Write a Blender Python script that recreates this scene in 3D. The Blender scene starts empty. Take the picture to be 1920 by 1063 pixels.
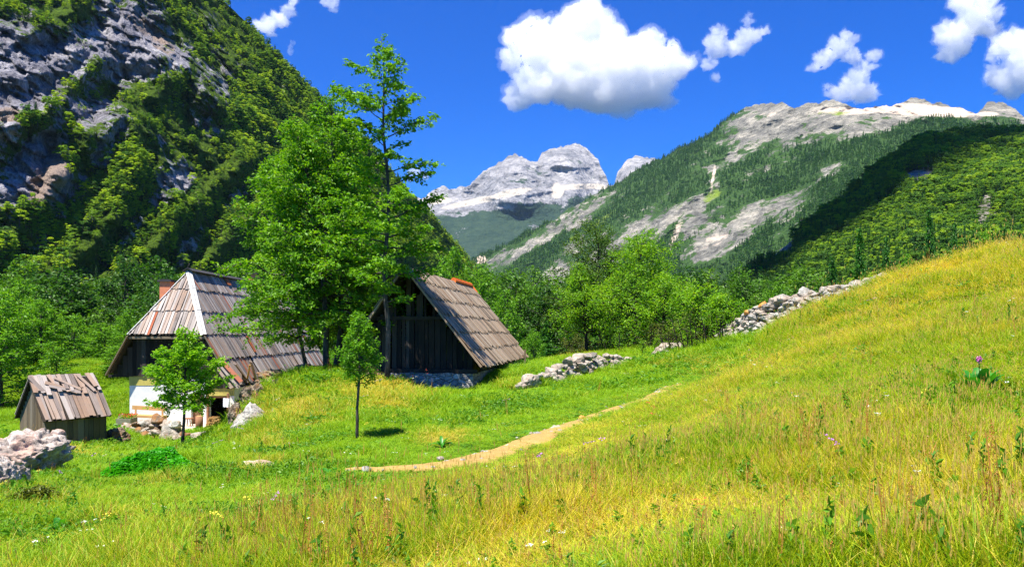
import bpy, math, random
import numpy as np
from math import radians, sin, cos, pi
sc = bpy.context.scene
F, HX, HY, ZC = 1500.0, 960.0, 621.0, 1.6          # focal length and horizon in photo pixels, eye height
# ---------------- camera
cam = bpy.data.objects.new('camera', bpy.data.cameras.new('camera')); sc.collection.objects.link(cam)
cam.location = (0, 0, ZC); cam.rotation_euler = (radians(90), 0, 0)
cam.data.sensor_width = 36; cam.data.lens = F/1920*36; cam.data.shift_y = (HY-531.5)/1920
cam.data.clip_start = 0.2; cam.data.clip_end = 30000
sc.camera = cam
# ---------------- sun and sky
SUN_EL, SUN_AZ = radians(68), radians(-52)           # the sun stands high, to the left and a little behind the viewer
S = np.array([-cos(SUN_EL)*cos(SUN_AZ), cos(SUN_EL)*sin(SUN_AZ), sin(SUN_EL)])
w = bpy.data.worlds.new('World'); sc.world = w; w.use_nodes = True
nt = w.node_tree; nt.nodes.clear()
sky = nt.nodes.new('ShaderNodeTexSky'); sky.sky_type = 'NISHITA'; sky.sun_disc = False
sky.sun_elevation = SUN_EL; sky.sun_rotation = math.atan2(S[0], S[1])
sky.altitude = 1200; sky.air_density = 1.0; sky.dust_density = 0.0; sky.ozone_density = 4.0
hs = nt.nodes.new('ShaderNodeHueSaturation'); hs.inputs['Saturation'].default_value = 1.45; hs.inputs['Value'].default_value = 1.0
bg = nt.nodes.new('ShaderNodeBackground'); bg.inputs['Strength'].default_value = 0.09
wo = nt.nodes.new('ShaderNodeOutputWorld')
nt.links.new(sky.outputs[0], hs.inputs['Color']); tn = nt.nodes.new('ShaderNodeMix'); tn.data_type = 'RGBA'; tn.blend_type = 'MULTIPLY'; tn.inputs[0].default_value = 1; tn.inputs[7].default_value = (.17, .56, 1.0, 1)
nt.links.new(hs.outputs[0], tn.inputs[6]); nt.links.new(tn.outputs[2], bg.inputs['Color']); nt.links.new(bg.outputs[0], wo.inputs['Surface'])
sl = bpy.data.lights.new('sun', 'SUN'); sl.energy = 5.0; sl.angle = radians(0.5); sl.color = (1, .95, .84)
so = bpy.data.objects.new('sun', sl); sc.collection.objects.link(so)
from mathutils import Vector, Matrix
so.rotation_euler = Vector(tuple(-S)).to_track_quat('-Z', 'Y').to_euler()
vs = sc.view_settings; vs.view_transform = 'Standard'; vs.look = 'None'; vs.gamma = 1; vs.use_curve_mapping = False; vs.exposure = 1.2
cy = sc.cycles
cy.max_bounces = 14; cy.diffuse_bounces = 3; cy.glossy_bounces = 2; cy.transmission_bounces = 3; cy.volume_bounces = 14; cy.transparent_max_bounces = 8
cy.caustics_reflective = False; cy.caustics_refractive = False
cy.use_denoising = True; cy.denoising_prefilter = 'NONE'; cy.denoising_input_passes = 'RGB_ALBEDO_NORMAL'
# ---------------- helpers
def P(px, py, Y): return np.array([(px-HX)/F*Y, Y, ZC-(py-HY)/F*Y])
def PV(px, py, Y):
    px, py, Y = np.broadcast_arrays(np.asarray(px, float), np.asarray(py, float), np.asarray(Y, float))
    return np.stack([(px-HX)/F*Y, Y, ZC-(py-HY)/F*Y], -1)
def _h(ix, iy, iz, seed):
    n = (ix.astype(np.int64)*374761393 + iy.astype(np.int64)*668265263 + iz.astype(np.int64)*2147483647 + seed*1274126177) & 0xffffffff
    n = ((n ^ (n >> 13))*1274126177) & 0xffffffff
    n = ((n ^ (n >> 16))*2246822519) & 0xffffffff
    return ((n ^ (n >> 15)) & 0xffffff)/float(0xffffff)*2-1
def vn(p, seed=0):
    p = np.asarray(p, float); i = np.floor(p); f = p-i; f = f*f*f*(f*(f*6-15)+10); i = i.astype(np.int64); r = 0
    for dx in (0, 1):
        for dy in (0, 1):
            for dz in (0, 1):
                wgt = (f[..., 0] if dx else 1-f[..., 0])*(f[..., 1] if dy else 1-f[..., 1])*(f[..., 2] if dz else 1-f[..., 2])
                r = r + wgt*_h(i[..., 0]+dx, i[..., 1]+dy, i[..., 2]+dz, seed)
    return r
def fbm(p, scale, oct=4, seed=0, gain=.5, lac=2.03):
    p = np.asarray(p, float)*scale; a, r, t = 1, 0, 0
    for k in range(oct):
        r = r+a*vn(p, seed+k*17); t += a; a *= gain; p = p*lac+3.7
    return r/t
def ridged(p, scale, oct=4, seed=0, gain=.55):
    p = np.asarray(p, float)*scale; a, r, t = 1, 0, 0
    for k in range(oct):
        r = r+a*(1-2*np.abs(vn(p, seed+k*17))); t += a; a *= gain; p = p*2.07+1.3
    return r/t
def xyz(x, y, z=0):
    x, y, z = np.broadcast_arrays(np.asarray(x, float), np.asarray(y, float), np.asarray(z, float)); return np.stack([x, y, z], -1)
def ss(a, b, x):
    t = np.clip((np.asarray(x, float)-a)/(b-a), 0, 1); return t*t*(3-2*t)
def link(o, parent=None):
    sc.collection.objects.link(o)
    if parent is not None:
        o.parent = parent
        if parent.type == 'EMPTY' and parent.parent is None: o.matrix_parent_inverse = Matrix.Translation(-parent.location)
        elif parent.parent is not None: o.matrix_parent_inverse = Matrix.Identity(4)
    return o
def tag(o, label=None, cat=None, group=None, kind=None):
    if label: o['label'] = label
    if cat: o['category'] = cat
    if group: o['group'] = group
    if kind: o['kind'] = kind
    return o
def empty(name, loc, label=None, cat=None, group=None):
    o = bpy.data.objects.new(name, None); o.location = tuple(loc); o.empty_display_size = .1
    return tag(link(o), label, cat, group)
def mesh(name, V, faces, mats=(), attrs=None, smooth=False, midx=None):
    """faces: one (n,k) array or a list of arrays with different k"""
    me = bpy.data.meshes.new(name); V = np.asarray(V, np.float32)
    if isinstance(faces, np.ndarray): faces = [faces]
    faces = [np.asarray(f, np.int32) for f in faces if len(f)]
    me.vertices.add(len(V)); me.vertices.foreach_set('co', V.ravel())
    nl = sum(f.size for f in faces); nf = sum(len(f) for f in faces)
    me.loops.add(nl); me.polygons.add(nf)
    me.loops.foreach_set('vertex_index', np.concatenate([f.ravel() for f in faces]))
    cnt = np.concatenate([np.full(len(f), f.shape[1], np.int32) for f in faces])
    me.polygons.foreach_set('loop_start', np.concatenate([[0], np.cumsum(cnt)[:-1]]).astype(np.int32))
    me.polygons.foreach_set('loop_total', cnt)
    me.polygons.foreach_set('use_smooth', np.full(nf, bool(smooth)))
    if midx is not None: me.polygons.foreach_set('material_index', np.asarray(midx, np.int32))
    me.update(calc_edges=True)
    for m in (mats if isinstance(mats, (list, tuple)) else [mats]): me.materials.append(m)
    for k, a in (attrs or {}).items():
        a = np.asarray(a, np.float32)
        if a.ndim == 1: t = me.attributes.new(k, 'FLOAT', 'POINT'); t.data.foreach_set('value', a)
        else: t = me.attributes.new(k, 'FLOAT_VECTOR', 'POINT'); t.data.foreach_set('vector', a.ravel())
    return me
def ob(name, me, parent=None, **k): return tag(link(bpy.data.objects.new(name, me), parent), **k)
class MB:
    """collects boards, boxes, tubes and free quads in world coordinates"""
    def __init__(s): s.v = []; s.q = []; s.bc = []; s.n = 0; s.t = []
    def add(s, v, q, bc=None):
        v = np.asarray(v, float); s.v.append(v); s.q.append(np.asarray(q, int).reshape(-1, 4)+s.n)
        s.bc.append(np.zeros((len(v), 3)) if bc is None else np.asarray(bc, float)); s.n += len(v)
    def board(s, o, u, wd, L, W, T, rnd=0.):
        """box from corner o: length along u, width along wd, thickness along u x wd"""
        o, u, wd = np.asarray(o, float), np.asarray(u, float), np.asarray(wd, float)
        u = u/np.linalg.norm(u); wd = wd-u*np.dot(u, wd); wd /= np.linalg.norm(wd); n = np.cross(u, wd)
        c = [(a, b, d) for d in (0, 1) for a, b in ((0, 0), (1, 0), (1, 1), (0, 1))]
        V = [o+u*L*a+wd*W*b+n*T*d for a, b, d in c]
        s.add(V, [(0, 3, 2, 1), (4, 5, 6, 7), (0, 1, 5, 4), (1, 2, 6, 5), (2, 3, 7, 6), (3, 0, 4, 7)], [(b*W, a*L, rnd) for a, b, d in c])
    def box(s, lo, hi, rnd=0.):
        lo, hi = np.asarray(lo, float), np.asarray(hi, float); s.board(lo, (1, 0, 0), (0, 1, 0), hi[0]-lo[0], hi[1]-lo[1], hi[2]-lo[2], rnd)
    def bar(s, a, b, w, t, up=(0, 0, 1), rnd=0.):
        a, b = np.asarray(a, float), np.asarray(b, float); u = b-a; L = np.linalg.norm(u); u = u/L
        up = np.asarray(up, float)
        if abs(np.dot(u, up)) > .97: up = np.array([0, 1., 0])
        wd = np.cross(up, u); wd /= np.linalg.norm(wd); n = np.cross(u, wd)
        s.board(a-wd*w/2-n*t/2, u, wd, L, w, t, rnd)
    def tube(s, pts, rad, k=6, seed=None, rough=0.):
        pts = np.asarray(pts, float); n = len(pts); rad = np.broadcast_to(np.asarray(rad, float), (n,))
        d = np.gradient(pts, axis=0); d /= np.linalg.norm(d, axis=1)[:, None]+1e-9
        ref = np.array([0, 0, 1.]) if abs(d[0][2]) < .8 else np.array([1., 0, 0])
        a = np.cross(d, ref); a /= np.linalg.norm(a, axis=1)[:, None]+1e-9; b = np.cross(d, a)
        th = np.arange(k)/k*2*pi; r = rad[:, None]*np.ones(k)
        if rough: r = r*(1+rough*np.random.RandomState(seed or 1).uniform(-1, 1, (n, k)))
        V = pts[:, None]+a[:, None]*(np.cos(th)*r)[..., None]+b[:, None]*(np.sin(th)*r)[..., None]
        V = V.reshape(-1, 3); i = np.arange(n-1)[:, None]*k+np.arange(k); j = np.arange(n-1)[:, None]*k+(np.arange(k)+1) % k
        q = np.stack([i, j, j+k, i+k], -1).reshape(-1, 4)
        L = np.repeat(np.r_[0, np.cumsum(np.linalg.norm(np.diff(pts, axis=0), axis=1))], k); ang = np.tile(th, n)
        nb = len(V); V = np.vstack([V, pts[:1], pts[-1:]])
        cap0 = [(nb, (m+1) % k, m, m) for m in range(k)]
        e = (n-1)*k; s.add(V, q, np.c_[np.r_[ang*.1, 0, 0], np.r_[L, 0, L[-1]], np.zeros(nb+2)])
        off = s.n-len(V); s.t.append(np.array([(off+nb, off+(m+1) % k, off+m) for m in range(k)]+[(off+nb+1, off+e+m, off+e+(m+1) % k) for m in range(k)]))
    def build(s, name, mat, parent=None, smooth=False, **k):
        f = [np.vstack(s.q)] if s.q else []
        if s.t: f.append(np.vstack(s.t))
        return ob(name, mesh(name, np.vstack(s.v), f, [mat], {'bc': np.vstack(s.bc)}, smooth), parent, **k)
# ---------------- material helpers
class N:
    def __init__(s, name):
        s.m = bpy.data.materials.new(name); s.m.use_nodes = True; s.t = s.m.node_tree; s.t.nodes.clear()
        s.out = s.n('ShaderNodeOutputMaterial')
    def n(s, typ, **k):
        x = s.t.nodes.new(typ)
        for a, v in k.items(): setattr(x, a, v)
        return x
    def set(s, inp, v):
        if v is None: return
        if hasattr(v, 'is_output') or isinstance(v, bpy.types.NodeSocket): s.t.links.new(v, inp)
        else:
            if hasattr(inp, 'default_value') and hasattr(inp.default_value, '__len__') and len(inp.default_value) == 4 and len(v) == 3: v = (*v, 1)
            inp.default_value = v
    def pos(s): return s.n('ShaderNodeNewGeometry').outputs['Position']
    def nor(s): return s.n('ShaderNodeNewGeometry').outputs['Normal']
    def isl(s): return s.n('ShaderNodeNewGeometry').outputs['Random Per Island']
    def obj(s): return s.n('ShaderNodeTexCoord').outputs['Object']
    def attr(s, name, inst=False, vec=False):
        a = s.n('ShaderNodeAttribute', attribute_name=name, attribute_type='INSTANCER' if inst else 'GEOMETRY'); return a.outputs['Vector' if vec else 'Fac']
    def noise(s, vec, scale, detail=4, rough=.55, dist=0., col=False):
        x = s.n('ShaderNodeTexNoise'); s.set(x.inputs['Vector'], vec); x.inputs['Scale'].default_value = scale; x.inputs['Detail'].default_value = detail
        x.inputs['Roughness'].default_value = rough; x.inputs['Distortion'].default_value = dist; return x.outputs['Color' if col else 'Fac']
    def vor(s, vec, scale, feat='F1', out='Distance', rnd=1):
        x = s.n('ShaderNodeTexVoronoi', feature=feat); s.set(x.inputs['Vector'], vec); x.inputs['Scale'].default_value = scale; x.inputs['Randomness'].default_value = rnd; return x.outputs[out]
    def mp(s, vec, scale=(1, 1, 1), rot=(0, 0, 0), loc=(0, 0, 0)):
        x = s.n('ShaderNodeMapping'); s.set(x.inputs['Vector'], vec); x.inputs['Scale'].default_value = scale; x.inputs['Rotation'].default_value = rot; x.inputs['Location'].default_value = loc; return x.outputs[0]
    def math(s, op, a, b=None, c=None, clamp=False):
        x = s.n('ShaderNodeMath', operation=op, use_clamp=clamp)
        for i, v in enumerate((a, b, c)):
            if v is not None: s.set(x.inputs[i], v)
        return x.outputs[0]
    def vm(s, op, a, b=None, out=0):
        x = s.n('ShaderNodeVectorMath', operation=op); s.set(x.inputs[0], a)
        if b is not None: s.set(x.inputs[1], b)
        return x.outputs[out]
    def ramp(s, fac, stops, interp='LINEAR'):
        x = s.n('ShaderNodeValToRGB'); s.set(x.inputs[0], fac); r = x.color_ramp; r.interpolation = interp
        while len(r.elements) < len(stops): r.elements.new(.5)
        for e, (p, c) in zip(r.elements, stops):
            e.position = p; e.color = (*c, 1) if hasattr(c, '__len__') else (c, c, c, 1)
        return x.outputs[0]
    def mix(s, f, a, b, typ='MIX'):
        x = s.n('ShaderNodeMix', data_type='RGBA', blend_type=typ); s.set(x.inputs[0], f); s.set(x.inputs[6], a); s.set(x.inputs[7], b); return x.outputs[2]
    def bump(s, h, strength=.5, dist=.1):
        x = s.n('ShaderNodeBump'); s.set(x.inputs['Height'], h); x.inputs['Strength'].default_value = strength; x.inputs['Distance'].default_value = dist; return x.outputs[0]
    def bsdf(s, col, rough=.8, bump=None, spec=.3, **k):
        b = s.n('ShaderNodeBsdfPrincipled'); s.set(b.inputs['Base Color'], col); s.set(b.inputs['Roughness'], rough); b.inputs['Specular IOR Level'].default_value = spec
        if bump is not None: s.set(b.inputs['Normal'], bump)
        for a, v in k.items(): s.set(b.inputs[a], v)
        return b.outputs[0]
    def done(s, sh, vol=None):
        if sh is not None: s.t.links.new(sh, s.out.inputs['Surface'])
        if vol is not None: s.t.links.new(vol, s.out.inputs['Volume'])
        return s.m
def leaf_mat(name, cols, trans=.45, inst=False, tint=None, spec=.35, rough=.5):
    """cols: ramp stops picked per leaf (random per island) and by a slow clump noise"""
    m = N(name); r = m.isl(); cl = m.noise(m.obj() , .9, 2)
    f = m.math('ADD', m.math('MULTIPLY', r, .6), m.math('MULTIPLY', m.math('SUBTRACT', cl, .3), 1.0), clamp=True)
    if inst:
        f = m.math('ADD', m.math('MULTIPLY', f, .35), m.math('MULTIPLY', m.n('ShaderNodeObjectInfo').outputs['Random'], .65))
    c = m.ramp(f, [(i/(len(cols)-1), x) for i, x in enumerate(cols)])
    if tint: c = m.mix(m.attr(tint[0], inst=inst), c, tint[1])
    d = m.bsdf(c, rough, spec=spec)
    t = m.n('ShaderNodeBsdfTranslucent'); m.set(t.inputs['Color'], m.mix(1, c, (1.35, 1.25, .5), 'MULTIPLY'))
    x = m.n('ShaderNodeMixShader'); x.inputs[0].default_value = trans; m.t.links.new(d, x.inputs[1]); m.t.links.new(t.outputs[0], x.inputs[2])
    return m.done(x.outputs[0])
def bark_mat(name, a, b, scale=14):
    m = N(name); n_ = m.noise(m.mp(m.obj(), (1, 1, .25)), scale, 5, .65)
    return m.done(m.bsdf(m.ramp(n_, [(.3, a), (.7, b)]), .9, m.bump(n_, .7, .03), .15))
# instancing for what nobody could count
def scatter(name, pts, protos, rot, scl, var, tint=None, **k):
    """pts (n,3), rot (n,3), scl (n,3), var (n,) index into protos"""
    col = bpy.data.collections.new(name+'_kinds')
    for i, p in enumerate(protos):
        o = bpy.data.objects.new('%s_%02d' % (name, i), p); col.objects.link(o)
    n = len(pts); me = bpy.data.meshes.new(name); me.vertices.add(n); me.vertices.foreach_set('co', np.asarray(pts, np.float32).ravel())
    def at(nm, typ, key, v): a = me.attributes.new(nm, typ, 'POINT'); a.data.foreach_set(key, v)
    at('rot', 'FLOAT_VECTOR', 'vector', np.asarray(rot, np.float32).ravel()); at('scl', 'FLOAT_VECTOR', 'vector', np.asarray(scl, np.float32).ravel())
    at('var', 'INT', 'value', np.asarray(var, np.int32))
    at('tint', 'FLOAT', 'value', np.asarray(tint if tint is not None else np.zeros(n), np.float32))
    g = bpy.data.node_groups.new(name, 'GeometryNodeTree')
    g.interface.new_socket('Geometry', in_out='INPUT', socket_type='NodeSocketGeometry'); g.interface.new_socket('Geometry', in_out='OUTPUT', socket_type='NodeSocketGeometry')
    gi = g.nodes.new('NodeGroupInput'); go = g.nodes.new('NodeGroupOutput')
    ip = g.nodes.new('GeometryNodeInstanceOnPoints'); ci = g.nodes.new('GeometryNodeCollectionInfo')
    ci.inputs['Collection'].default_value = col; ci.inputs['Separate Children'].default_value = True; ci.inputs['Reset Children'].default_value = True
    ip.inputs['Pick Instance'].default_value = True
    def na(nm, t):
        x = g.nodes.new('GeometryNodeInputNamedAttribute'); x.data_type = t; x.inputs['Name'].default_value = nm; return x.outputs[0]
    g.links.new(gi.outputs[0], ip.inputs['Points']); g.links.new(ci.outputs[0], ip.inputs['Instance'])
    g.links.new(na('var', 'INT'), ip.inputs['Instance Index'])
    e = g.nodes.new('FunctionNodeEulerToRotation'); g.links.new(na('rot', 'FLOAT_VECTOR'), e.inputs[0]); g.links.new(e.outputs[0], ip.inputs['Rotation'])
    g.links.new(na('scl', 'FLOAT_VECTOR'), ip.inputs['Scale']); g.links.new(ip.outputs[0], go.inputs[0])
    o = ob(name, me, **k); md = o.modifiers.new('scatter', 'NODES'); md.node_group = g
    return o
# ================= the ground: control points (photo x, y of the spot, metres ahead)
CP = [(0,1063,7.4),(480,1063,6.6),(960,1063,5.3),(1440,1063,4.5),(1920,1063,4.0),(-300,1000,9),(2300,1063,3.2),
 (0,960,9.8),(300,960,9.6),(650,960,8.6),(960,960,7.4),(1400,960,6),(1920,960,5.2),
 (60,915,12.5),(200,930,13),(480,900,13),(700,885,12),(860,878,11.6),(960,845,13.3),(1030,815,14.6),(1085,790,16.2),(1180,762,18.5),(1240,737,20.5),(1310,710,23),(1390,682,26.5),
 (1100,900,8.6),(1300,850,9.6),(1500,800,9),(1700,760,9.2),(1920,760,8.6),(1300,760,14.5),(1500,700,14.5),(1700,640,15),(1920,600,14.5),
 (1440,640,23.5),(1560,590,23.5),(1700,545,23.5),(1800,505,23),(1920,478,21),(2200,440,18),(1500,600,27.5),(1690,532,27),(1400,632,30),(1340,655,31),
 (1960,640,34),(1700,640,42),(1500,680,42),(1400,690,45),
 (670,828,15.2),(560,830,16.5),(450,840,19),(380,862,22),(290,880,21),(230,868,22.5),(150,880,18),(120,855,24),(60,835,26),(-60,800,22),(190,850,26.5),
 (350,832,25.5),(400,838,25),(405,826,28),(428,828,27),(436,815,30),(442,806,32.5),(300,815,31),(400,815,31),(245,796,34.5),(330,797,33),(420,800,33),(200,790,36),(100,790,36),(240,735,40),(240,688,46),(160,745,44),(60,760,42),(-100,760,40),(240,672,52),(60,700,55),
 (440,838,21.5),(470,800,23.5),(475,745,26),(520,715,26.5),(500,790,20.5),(560,698,28),(610,703,28.8),(660,712,26),(720,712,25.2),(780,745,24),(640,760,20.5),(700,790,18),
 (790,744,26.4),(905,738,26),(690,700,28.5),(960,700,31),(985,690,37),(930,760,22),(850,800,18.5),(960,790,18),(1050,760,20.5),(970,728,26),(1080,705,29),(1180,683,33),(1180,725,24.5),(1260,690,28),
 (1000,690,42),(1100,662,46),(1180,655,46),(1280,655,40),(1260,665,34),(960,740,55),(1120,740,62),(1300,750,58),(1900,660,58),(700,760,48),(500,790,50),(380,800,44),(320,790,54)]
_A = np.array([P(*c) for c in CP]); _A = np.vstack([_A, [[0,-2,0.03],[6,-3,1.1],[-6,-3,-.8],[2.,1,.4],[-2,1,-.3],[12,4,2.6],[-9,3,-1.3],[16,12,3.7],[-14,6,-2.0]]])
def _k(r2): return np.where(r2 > 1e-9, .5*r2*np.log(r2+1e-12), 0)
_n = len(_A); _K = _k(((_A[:, None, :2]-_A[None, :, :2])**2).sum(-1))+np.eye(_n)*1.5
_Pm = np.c_[np.ones(_n), _A[:, :2]]
_sol = np.linalg.solve(np.block([[_K, _Pm], [_Pm.T, np.zeros((3, 3))]]), np.r_[_A[:, 2], 0, 0, 0])
def gz(x, y):
    x, y = np.broadcast_arrays(np.asarray(x, float), np.asarray(y, float)); sh = x.shape; x = x.ravel(); y = y.ravel(); z = np.empty(len(x))
    for i in range(0, len(x), 20000):
        X, Y = np.clip(x[i:i+20000], -45, 45), np.clip(y[i:i+20000], -8, 62)
        z[i:i+20000] = _k((X[:, None]-_A[:, 0])**2+(Y[:, None]-_A[:, 1])**2) @ _sol[:_n]+_sol[_n]+_sol[_n+1]*X+_sol[_n+2]*Y
    r = np.hypot(x, y); q = xyz(x, y)
    z = z+fbm(q, .9, 3, 5)*.05+fbm(q, .25, 2, 9)*.09*ss(3, 9, r)
    far = ZC-7.5+fbm(q, .012, 3, 3)*3+ss(60, 260, r)*3.0
    t = ss(46, 85, np.hypot(x, y)); z = z*(1-t)+far*t
    m = ss(-17.2, -16.6, x)*ss(-10.6, -11.4, x)*ss(30.9, 31.6, y)*ss(60, 52, y); z = z*(1-m)+np.minimum(z, -2.44)*m   # the house yard is level
    return z.reshape(sh)
def proj(p):
    p = np.asarray(p, float); return HX+F*p[..., 0]/p[..., 1], HY-F*(p[..., 2]-ZC)/p[..., 1]
def hit(px, py, y0=3., y1=60.):
    """first ground point seen along the ray through a photo point"""
    Y = np.geomspace(y0, y1, 700); x = (px-HX)/F*Y; d = (ZC-(py-HY)/F*Y)-gz(x, Y); i = np.where(d <= 0)[0]
    i = i[0] if len(i) else len(Y)-1
    return np.array([x[i], Y[i], float(gz(x[i], Y[i]))])
def at(px, Y, dz=0.):
    x = (px-HX)/F*Y; return np.array([x, Y, float(gz(x, Y))+dz])
ZONES = [(720,728,75,40,1.),(560,770,95,45,.75),(510,830,70,35,.6),(480,880,60,25,.6),(835,822,55,14,.8),(640,860,60,14,.35),(110,850,60,28,.8),(60,950,120,30,.55),(300,905,110,22,.35),(560,960,160,26,.35),(1060,660,90,14,.8),
 (1300,690,90,18,.5),(1250,865,160,30,.3),(950,1010,230,50,.35),(350,1020,140,25,.3),(970,725,35,12,.5),(500,1010,120,30,.3),(1330,690,60,14,.7)]
PATH = [(640,888),(700,884),(790,880),(880,866),(950,846),(1010,826),(1050,806),(1090,790),(1150,768),(1190,758),(1245,735),(1300,712),(1350,692),(1400,680)]
def meadow(px, py):   # 1 in the tall grass right of the path
    line = np.interp(px, [0,300,600,900,1000,1080,1180,1300,1400,1450,2200], [1200,1120,960,885,842,806,768,722,686,640,100]); return ss(-8, 22, py-line)
def tintf(p):
    px, py = proj(p); m = meadow(px, py); t = np.zeros(px.shape)+.05+.17*ss(840, 960, py)
    for cx, cy_, rx, ry, s_ in ZONES:
        t = np.maximum(t, s_*np.exp(-(((px-cx)/rx)**2+((py-cy_)/ry)**2)))
    q = xyz(p[..., 0], p[..., 1])
    mt = .29+.5*fbm(q, .35, 3, 40)+.4*fbm(q, 1.3, 2, 41)+.28*ss(720, 520, py)
    t = np.maximum(t, m*mt)
    return np.clip(t+.16*fbm(q, .8, 3, 44)*(1-m)+.10*fbm(q, .2, 2, 47), 0, 1)
_th = np.linspace(radians(-52), radians(52), 420); _r = np.r_[np.linspace(.6, 12, 60), np.geomspace(12.3, 70, 230), np.geomspace(72, 460, 70)]
_R, _T = np.meshgrid(_r, _th, indexing='ij'); GX, GY = _R*np.sin(_T), _R*np.cos(_T)-4
GV = xyz(GX, GY, gz(GX, GY)).reshape(-1, 3)
def gridq(nr, nc):
    i = (np.arange(nr-1)[:, None]*nc+np.arange(nc-1)).ravel(); return np.stack([i, i+1, i+nc+1, i+nc], -1)
def ground_mat():
    m = N('grassy ground'); p = m.pos(); n1 = m.noise(p, 9, 6, .7); n2 = m.noise(p, 60, 3, .7); t = m.attr('tint')
    g = m.ramp(n1, [(.3, (.05, .12, .006)), (.55, (.11, .24, .01)), (.75, (.2, .32, .02))])
    s = m.ramp(n1, [(.3, (.18, .15, .015)), (.6, (.40, .32, .05)), (.8, (.52, .40, .09))])
    c = m.mix(t, g, s); c = m.mix(m.attr('forest'), c, (.02, .035, .008))
    c = m.mix(m.attr('dirt'), c, m.ramp(n1, [(.3, (.16, .10, .05)), (.7, (.42, .33, .2))]))
    return m.done(m.bsdf(c, .95, m.bump(m.math('ADD', n1, m.math('MULTIPLY', n2, .5)), .8, .08), .1))
_gpx, _gpy = proj(GV+[0, 0, 0]); _front = GV[:, 1] > 1
_tint = np.where(_front, tintf(np.where(_front[:, None], GV, [[0, 5, 0]])), .3)
DIRT = [(475,705,40,14),(520,700,45,12),(440,820,30,16),(700,700,26,10),(490,765,26,26),(250,800,55,14),(620,712,30,8)]
_dirt = np.zeros(len(GV))
for cx, cy_, rx, ry in DIRT: _dirt = np.maximum(_dirt, np.exp(-(((_gpx-cx)/rx)**2+((_gpy-cy_)/ry)**2)))
_dirt = np.where(_front & (GV[:, 1] < 45), ss(.35, .8, _dirt+.35*fbm(GV, 1.5, 3, 60)), 0)
GROUND = ob('ground', mesh('ground', GV, gridq(len(_r), len(_th)), [ground_mat()], {'tint': _tint, 'dirt': _dirt, 'forest': ss(50, 75, np.hypot(GV[:, 0], GV[:, 1]))}, True), kind='structure')
# the beaten path
def make_path():
    c = np.array([hit(*q) for q in PATH]); s = np.r_[0, np.cumsum(np.linalg.norm(np.diff(c[:, :2], axis=0), axis=1))]
    u = np.linspace(0, s[-1], 260); X = np.interp(u, s, c[:, 0]); Y = np.interp(u, s, c[:, 1])
    for _ in range(6): X[1:-1] = (X[:-2]+X[2:]+X[1:-1])/3; Y[1:-1] = (Y[:-2]+Y[2:]+Y[1:-1])/3
    X += .12*fbm(xyz(u, 0), .5, 2, 7); d = np.gradient(np.c_[X, Y], axis=0); d /= np.linalg.norm(d, axis=1)[:, None]; n = np.c_[d[:, 1], -d[:, 0]]
    w0 = (.29+.15*fbm(xyz(u, 3), .6, 3, 8))*np.minimum(ss(0, 3, u)+.15, ss(s[-1], s[-1]-6, u)*.8+.15)
    w0 *= np.interp(u/s[-1], [0, .25, .5, .7, 1], [1.5, 1.3, 1.15, 1.0, .8])
    V = []; K = 13
    for j in range(K):
        a = (j/(K-1)*2-1); e = a*w0*(1+.55*fbm(xyz(u, a*.3), 2.2, 4, int(20+j//7)))
        x, y = X+n[:, 0]*e, Y+n[:, 1]*e
        z = gz(x, y)+.065*(1-abs(a)**3)-.03*(abs(a) > .99)+.02*fbm(xyz(x, y), 4, 3, 30)*(1-abs(a))
        V.append(xyz(x, y, z))
    V = np.stack(V, 1).reshape(-1, 3)
    m = N('trodden earth'); p = m.pos(); n1 = m.noise(p, 5, 7, .8); n2 = m.noise(p, 24, 4, .8)
    col = m.mix(n2, m.ramp(n1, [(.25, (.13, .085, .03)), (.5, (.42, .26, .08)), (.75, (.62, .44, .18))]), (.44, .29, .10))
    return ob('path', mesh('path', V, gridq(260, K), [m.done(m.bsdf(col, .95, m.bump(m.math('ADD', n1, n2), .7, .05), .1))], None, True), kind='structure'), np.c_[X, Y], w0
PATH_OB, PXY, PW = make_path()
def near_path(x, y):
    d = np.sqrt((x[:, None]-PXY[None, ::4, 0])**2+(y[:, None]-PXY[None, ::4, 1])**2); i = d.argmin(1); return d[np.arange(len(x)), i]/PW[::4][i]
# ================= mountains: every face is a sheet of real relief
def sheet(name, u, sky_pts, bot, Df, rows, relief, mat, attrs, jag=4, pw=1.0, seed=0):
    """u: photo columns; sky_pts: skyline; bot: lower edge; Df(px,py): distance; relief(px,py,xyz): metres towards the eye"""
    s_ = np.array(sky_pts, float); top = np.interp(u, s_[:, 0], s_[:, 1])
    top = top-jag*fbm(xyz(u/18., seed), 1, 5, seed+3, gain=.65)
    v = np.linspace(0, 1, rows)**pw; PX = np.broadcast_to(u, (rows, len(u))); b = np.interp(u, bot[0], bot[1])
    PY = b+(top-b)*v[:, None]
    D = Df(PX, PY); p0 = PV(PX, PY, D)
    D2 = D-relief(PX, PY, p0); V = PV(PX, PY, D2)
    A = {k: f(PX, PY, p0).ravel() for k, f in attrs.items()}
    o = ob(name, mesh(name, V.reshape(-1, 3), gridq(rows, len(u)), [mat], A, True), kind='structure')
    return dict(o=o, V=V, PX=PX, PY=PY, A={k: a.reshape(PX.shape) for k, a in A.items()})
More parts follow.
